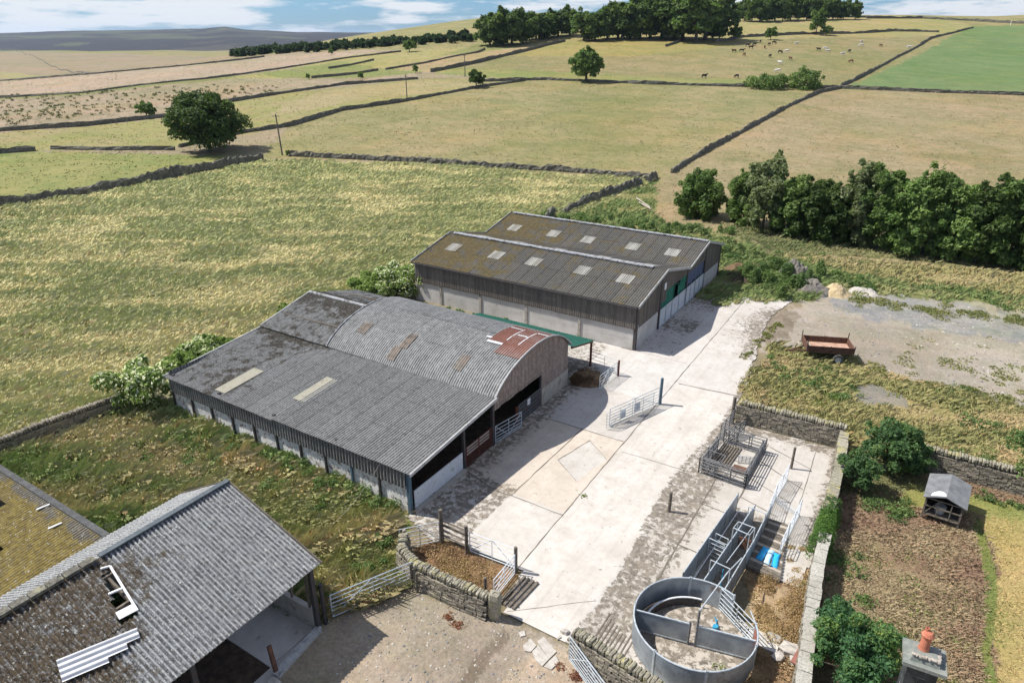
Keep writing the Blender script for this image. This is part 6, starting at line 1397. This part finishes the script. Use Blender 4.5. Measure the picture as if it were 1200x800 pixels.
# ------------------------------------------------------------------ small things round the ring
m = MB(); P_ = [atz(*q_, .4) for q_ in ((938, 778), (953, 755), (949, 765), (941, 779))]; 
a_, b_ = atz(934, 779, .35)+Vector((-.05, 0, 0)), atz(949, 757, .6)+Vector((-.1, 0, 0)); m.beam(a_, b_, .36, .05); single('rusty_plate', m, M['rust_pink'], 'tilted red oxide steel plate lying against the pale flat-topped wall', 'steel plate')
for i, (px, py, s, lab) in enumerate(((925, 765, .75, 'largest pale boulder of rubble below the straw ground'), (912, 772, .5, 'flat pale stone left of the largest boulder'), (930, 775, .45, 'small pale stone between the boulder and the red plate'), (906, 750, .55, 'greenish block beside the ring pen shadow'))):
    p_ = atz(px, py, 0); m = MB(); rnd.seed(i+70); m.rock((p_.x, p_.y, s*.2), (s, s*.7, s*.6), i, .15, .6); single('boulder', m, M['rubble'] if i != 3 else M['block'], lab, 'stone')
m = MB(); m.bb(-2.55, 19.9, 0, -1.45, 20.6, .12); single('concrete_block', m, M['panel'], 'low concrete block outside the ring pen on its right', 'concrete block')
for i, (px, py, s) in enumerate(((662, 742, .35), (524, 699, .16), (517, 697, .14), (530, 703, .2), (655, 748, .2))):
    p_ = atz(px, py, 0); m = MB(); rnd.seed(i+90); m.rock((p_.x, p_.y, s*.25), (s, s*.75, s*.6), i, .15, .7)
    single('stone_lump', m, M['rubble'], ('pale rounded stone at the near corner of the bottom wall', 'small fallen stone at the foot of the curved wall, middle of three', 'small fallen stone at the foot of the curved wall, leftmost of three', 'small fallen stone at the foot of the curved wall, rightmost of three', 'small stone at the edge of the drive by the bottom wall')[i], 'stone')
# dead red weeds
weeds('dead_weed', 'patches of red-brown dead weed in the lower yard', [(-12.4, 15.1, -11.7, 15.0, .25, .12, 300), (-7.5, 15.9, -7.1, 15.2, .5, .15, 500)], [(.16, .06, .035), (.22, .09, .05), (.28, .14, .08)], .04, 600)
# straw tumbled in the pen and by the pale wall, grey spoil heaps
def heap(name, label, cx, cy, rx, ry, h, mat, seed, cat='heap'):
    nx = 34; m = MB(); vs = []; X_, Y_ = np.meshgrid(np.linspace(-1, 1, nx), np.linspace(-1, 1, nx)); n_ = fbm((X_*rx+cx)*1.6, (Y_*ry+cy)*1.6, 4, seed); rr = np.sqrt(X_**2+Y_**2)*(1+.5*(fbm(X_*1.7+seed, Y_*1.7, 2, seed)-.5))
    Z_ = h*np.clip(1-rr**2, 0, 1)*(.35+1.3*n_)-.06-.5*np.clip(rr-1, 0, 1)
    vs = [(X_[i, j]*rx, Y_[i, j]*ry, Z_[i, j]) for i in range(nx) for j in range(nx)]
    m.add(vs, [(i*nx+j, i*nx+j+1, (i+1)*nx+j+1, (i+1)*nx+j) for i in range(nx-1) for j in range(nx-1)])
    o = part(name, m, M[mat]); o.location = (cx, cy, float(Tz(cx, cy))); return tag(o, label, cat)
heap('spoil_heap', 'dark grey heap of soil beside the yellow sand at the end of the drive', -7.6, 61.0, 1.7, 1.7, 1.0, 'soil', 3)
heap('sand_heap', 'yellow sand heap at the corner of the stone-chip ground', -5.9, 61.6, 1.3, 1.4, .75, 'sand', 4)
heap('spoil_heap', 'grey-brown rubble bank right behind the twin-gabled shed', -13.6, 63.4, 2.6, 1.6, .8, 'brash', 5)
heap('spoil_heap', 'low grey stone heap to the right of the yellow sand', -3.9, 63.2, 1.4, 1.0, .5, 'rubble', 6)
heap('spoil_heap', 'grey spoil showing at the top of the nettle bank', -9.8, 64.2, 1.6, 1.2, 1.5, 'soil', 16)
heap('manure_heap', 'dark wet manure spread at the far corner of the twin-gabled shed', -14.0, 60.8, 2.2, 1.5, .45, 'dung', 7)
heap('rubbish_heap', 'brown heap of brash and bedding at the corner of the arched barn', -16.5, 35.5, 1.2, 1.3, .75, 'brash', 13)
heap('straw_heap', 'trodden golden straw heaped beside the ring pen', -2.0, 22.3, 1.0, 1.7, .22, 'hay', 8)
heap('straw_heap', 'lower patch of golden straw under the red plate', -1.9, 17.2, .8, .9, .3, 'hay', 9)
for px0, py0, px1, py1, lab in ((746, 232, 762, 243, 'long pale pole lying on the bank behind the twin-gabled shed'), (749, 237, 763, 245, 'shorter pale pole lying below the long pole on the bank')):
    a_, b_ = at(px0, py0, .3), at(px1, py1, .3); m = MB(); m.tube(a_, b_, .09, 7); single('fallen_pole', m, M['timber_pale'], lab, 'pole')
p_ = at(696, 264, .3); m = MB(); m.box((p_.x, p_.y, p_.z), (.9, .5, .3), .4); single('orange_box', m, M['sand'], 'small orange-brown box half hidden behind the twin-gabled shed roof', 'box')
# thin rope from the shed eave to the curved wall
m = MB(); a_ = Vector((-19.0, 18.9, 2.3)); b_ = Vector((-19.6, 16.2, .4)); m.path([a_.lerp(b_, t/8)-Vector((0, 0, .25*math.sin(math.pi*t/8))) for t in range(9)], .012, 4); single('cable', m, M['timber_pale'], 'thin pale cable hanging from the near shed eave down to the grass', 'cable')
# ------------------------------------------------------------------ tipping trailer
TR = thing('farm_trailer', 'rusty brown two-wheeled tipping trailer with a bare floor on the stone-chip ground', 'trailer', (-4.35, 47.2, 0), R_(22))
def tp_(n, mat, f, **k): m = MB(); f(m); return part(n, m, M[mat], TR, **k)
L_, W_ = 2.95, 1.75; zb_ = .78
tp_('floor', 'rust_floor', lambda m: m.box((0, 0, zb_), (L_, W_, .05)))
for sy in (-1, 1):
    tp_('side_board', 'rust', lambda m: [m.box((0, sy*W_/2, zb_+.22), (L_, .04, .42))]+[m.box((0, sy*(W_/2+.03), zb_+z), (L_+.02, .03, .05)) for z in (.03, .22, .42)])
    tp_('side_stake', 'rust', lambda m: [m.box((x, sy*(W_/2+.03), zb_+.22), (.06, .06, .52)) for x in (0,)])
tp_('headboard', 'rust', lambda m: [m.box((-L_/2, 0, zb_+.25), (.04, W_, .48)), m.box((-L_/2-.03, 0, zb_+.47), (.05, W_, .06))])
tp_('tailboard', 'rust', lambda m: [m.box((L_/2, 0, zb_+.2), (.04, W_, .38)), m.box((L_/2+.03, 0, zb_+.38), (.05, W_, .05))])
for sx in (-1, 1):
    for sy in (-1, 1): tp_('corner_stake', 'steel_dark', lambda m: m.beam((sx*L_/2, sy*W_/2, zb_-.05), (sx*(L_/2+.03), sy*W_/2, zb_+(.82 if sy > 0 or sx < 0 else .55)), .05, .05))
tp_('cross_plank', 'timber_pale', lambda m: m.box((-L_/2+.32, .0, zb_+.06), (.16, W_*.8, .06), .06))
tp_('chassis', 'steel_dark', lambda m: [m.box((0, y, zb_-.12), (L_, .08, .16)) for y in (-.4, .4)]+[m.box((x, 0, zb_-.06), (.07, W_*.9, .06)) for x in (-1.1, -.4, .4, 1.1)])
tp_('drawbar', 'rust', lambda m: [m.beam((-L_/2, -.35, zb_-.15), (-L_/2-.85, 0, .42), .07, .08), m.beam((-L_/2, .35, zb_-.15), (-L_/2-.85, 0, .42), .07, .08), m.beam((-L_/2-.8, 0, .43), (-L_/2-1.1, 0, .42), .09, .05), m.tube((-L_/2-.8, 0, .5), (-L_/2-.8, 0, .02), .03, 6)])
tp_('axle', 'steel_dark', lambda m: m.tube((.55, -.9, .36), (.55, .9, .36), .045, 8))
def wheel(y, s):
    m = MB(); prof = [(.19, -.09), (.31, -.10), (.355, -.07), (.365, 0), (.355, .07), (.31, .10), (.19, .09)]
    n = 22; vs = []
    for r_, a in prof:
        for k in range(n): t = 2*math.pi*k/n; vs.append((.55+r_*math.cos(t), y+a, .365+r_*math.sin(t)))
    fs = [(i*n+k, i*n+(k+1) % n, (i+1)*n+(k+1) % n, (i+1)*n+k) for i in range(len(prof)-1) for k in range(n)]; m.add(vs, fs)
    w_ = part('wheel', m, M['tyre'], TR, smooth=True)
    m = MB(); vs = []
    pr = [(.0, s*.03), (.07, s*.03), (.09, s*.05), (.14, s*.03), (.19, s*.085), (.20, s*.085), (.20, -s*.08), (0, -s*.08)]
    for r_, a in pr:
        for k in range(n): t = 2*math.pi*k/n; vs.append((.55+r_*math.cos(t), y+a, .365+r_*math.sin(t)))
    m.add(vs, [(i*n+k, i*n+(k+1) % n, (i+1)*n+(k+1) % n, (i+1)*n+k) for i in range(len(pr)-1) for k in range(n)]); part('rim', m, M['rim'], w_)
wheel(-.93, -1); wheel(.93, 1)
# ------------------------------------------------------------------ utility poles
for px, pb, ptp, lab in ((331, 182, 140, 'nearest wooden utility pole, standing at the wall by the big dark tree'), (477, 116, 92, 'middle wooden utility pole in the straw pasture'), (545, 90, 68, 'farthest utility pole left of the hillside belt'), (616, 49, 38, 'distant utility pole in front of the hillside belt')):
    h_, p_, w_ = px_h(px, pb, pb-ptp); root = thing('utility_pole', lab, 'pole', settle(p_, 0), .6, 'utility poles across the fields'); m = MB(); m.tube((0, 0, -.3), (-.25 if px == 331 else 0, 0, h_), .15, 7, .10); part('pole', m, M['pole'], root)
    m = MB(); m.box((-.25 if px == 331 else 0, 0, h_-.35), (1.2, .09, .09)); part('crossarm', m, M['pole'], root)
h_, p_, w_ = px_h(1184, 30, 6); m = MB(); m.tube((0, 0, -.2), (0, 0, 2.2), .16, 6); o = part('marker_post', m, M['white']); o.location = settle(p_, 0); tag(o, 'white post on the skyline at the corner of the mown green field', 'post')
# ------------------------------------------------------------------ cattle
def skin_body(name, pts, edges, mat, parent, sub=1):
    me = bpy.data.meshes.new(name); me.from_pydata([p[:3] for p in pts], edges, []); me.materials.append(mat)
    o = bpy.data.objects.new(name, me); COL.objects.link(o); md = o.modifiers.new('s', 'SKIN')
    for v, p in zip(me.skin_vertices[0].data, pts): v.radius = (p[3], p[3] if len(p) < 5 else p[4])
    me.skin_vertices[0].data[1].use_root = True
    s = o.modifiers.new('d', 'SUBSURF'); s.levels = sub; s.render_levels = sub
    dg = bpy.context.evaluated_depsgraph_get(); me2 = bpy.data.meshes.new_from_object(o.evaluated_get(dg)); me2.name = name; me2.materials.clear(); me2.materials.append(mat)
    me2.polygons.foreach_set('use_smooth', [True]*len(me2.polygons))
    o.modifiers.clear(); o.data = me2; bpy.data.meshes.remove(me)
    if parent is not None: o.parent = parent
    return o
def cow(mat, graze, lie=False):
    dz = -.62 if lie else 0
    P = [(-.85, 0, 1.15+dz, .26, .27), (-.35, 0, 1.08+dz, .34, .37), (.25, 0, 1.06+dz, .34, .38), (.75, 0, 1.12+dz, .25, .32)]
    if graze: P += [(1.1, 0, .95+dz, .16, .2), (1.32, .05, .5+dz*.3, .12, .14), (1.5, .08, .2, .09, .08)]
    else: P += [(1.1, 0, 1.35+dz, .16, .2), (1.35, 0, 1.5+dz, .13, .15), (1.68, 0, 1.35+dz, .08, .09)]
    E_ = [(0, 1), (1, 2), (2, 3), (3, 4), (4, 5), (5, 6)]
    if not lie:
        for bx_, sy, b in ((-.78, 1, 0), (-.78, -1, 0), (.68, 1, 3), (.68, -1, 3)):
            i = len(P); back = b == 0
            P += [(bx_, sy*.2, .85, .13), (bx_+(-.10 if back else .02), sy*.2, .48, .065), (bx_+(0 if back else .0), sy*.2, .04, .055)]; E_ += [(b, i), (i, i+1), (i+1, i+2)]
    i = len(P); P += [(-1.12, 0, 1.1+dz, .03), (-1.15, 0, .7+dz*.6, .025)]; E_ += [(0, i), (i, i+1)]
    return skin_body('cow', P, E_, mat, None)
protos = {(k, g_): cow(M[k], g_) for k in ('cowdark', 'cowwhite', 'cowbrown') for g_ in (0, 1)}
cows = [(825, 92, 'd', 0, 0, 'dark cow standing lowest in the pasture, left of two by the gorse'), (863, 92, 'd', 1, 1, 'dark cow just above the long wall, right of two by the gorse'), (911, 85.5, 'w', 1, 2, 'white cow nearest the gorse bushes'), (914, 76, 'w', 0, 1, 'white cow in the middle of the pasture above the lowest white one'),
        (902, 68, 'd', 0, 3, 'dark cow below the main group, grazing alone'), (914, 63, 'd', 1, 0, 'dark cow right of the main group beside a white one'), (922, 62, 'w', 1, 2, 'white cow beside a dark one, right of the main group'), (926, 71, 'b', 0, 1, 'brown-and-grey cow in the middle of the pasture, right of the white one'),
        (876, 55, 'd', 0, 0, 'dark cow of the main group, upper left'), (884, 54, 'd', 1, 2, 'dark cow of the main group, second from the left'), (880, 57.5, 'd', 0, 4, 'dark cow of the main group, front left'), (891, 50.5, 'd', 0, 1, 'dark cow of the main group, topmost'), (901, 54, 'd', 0, 3, 'dark cow of the main group, right side'), (907, 52, 'd', 1, 0, 'dark cow of the main group, farthest right'),
        (896, 57, 'b', 1, 1, 'brown cow just below the main group'), (860, 62, 'b', 0, 2, 'brown cow left of the main group'), (869, 61.5, 'd', 0, 0, 'dark cow left of and below the main group'), (872, 66, 'b', 1, 1, 'small brown cow below the two on the left'),
        (933, 53, 'w', 0, 0, 'white cow alone between the main group and the right-hand group'), (959, 60, 'd', 0, 1, 'dark cow leftmost of the right-hand group'), (967, 59, 'w', 1, 0, 'white cow second from the left in the right-hand group'), (970, 62, 'w', 0, 2, 'white cow just below its white neighbour in the right-hand group'), (987, 65.5, 'w', 0, 0, 'white cow lowest in the right-hand group'), (995, 62, 'd', 0, 3, 'dark cow right of the lowest white cow'),
        (1009, 51, 'w', 0, 0, 'white cow topmost of the right-hand group'), (1009, 55, 'w', 1, 2, 'white cow directly below the topmost white cow'), (1032, 55.5, 'b', 0, 1, 'brown cow near the hedge on the right'), (1065, 57.5, 'w', 0, 0, 'white cow farthest right, near the hedged wall'), (997, 74, 'b', 1, 1, 'small brown cow low in the pasture, right of centre')]
for px, py, c, g_, a, lab in cows:
    k = {'d': 'cowdark', 'w': 'cowwhite', 'b': 'cowbrown'}[c]; p_ = at(px, py); o = protos[(k, g_)].copy(); COL.objects.link(o); o.location = settle(p_, 0); o.rotation_euler = (0, 0, a*1.57+YAW+rnd.uniform(-.5, .5)); o.scale = (.88,)*3; tag(o, lab, 'cow', 'cattle grazing on the hillside')
for o in protos.values(): bpy.data.objects.remove(o)
# ------------------------------------------------------------------ air
t = bpy.data.materials.new('air'); t.use_nodes = True; t.node_tree.nodes.clear(); ou = t.node_tree.nodes.new('ShaderNodeOutputMaterial'); pv = t.node_tree.nodes.new('ShaderNodeVolumePrincipled')
pv.inputs['Density'].default_value = HAZE; pv.inputs['Color'].default_value = (.62, .78, 1, 1); pv.inputs['Anisotropy'].default_value = .3
t.node_tree.links.new(pv.outputs[0], ou.inputs['Volume'])
if HAZE > 0:
    m = MB(); m.bb(-11600, -11600, -60, 11600, 11600, 140); o = part('haze', m, t); o['kind'] = 'stuff'; o['label'] = 'thin summer haze over the land'; o['category'] = 'haze'
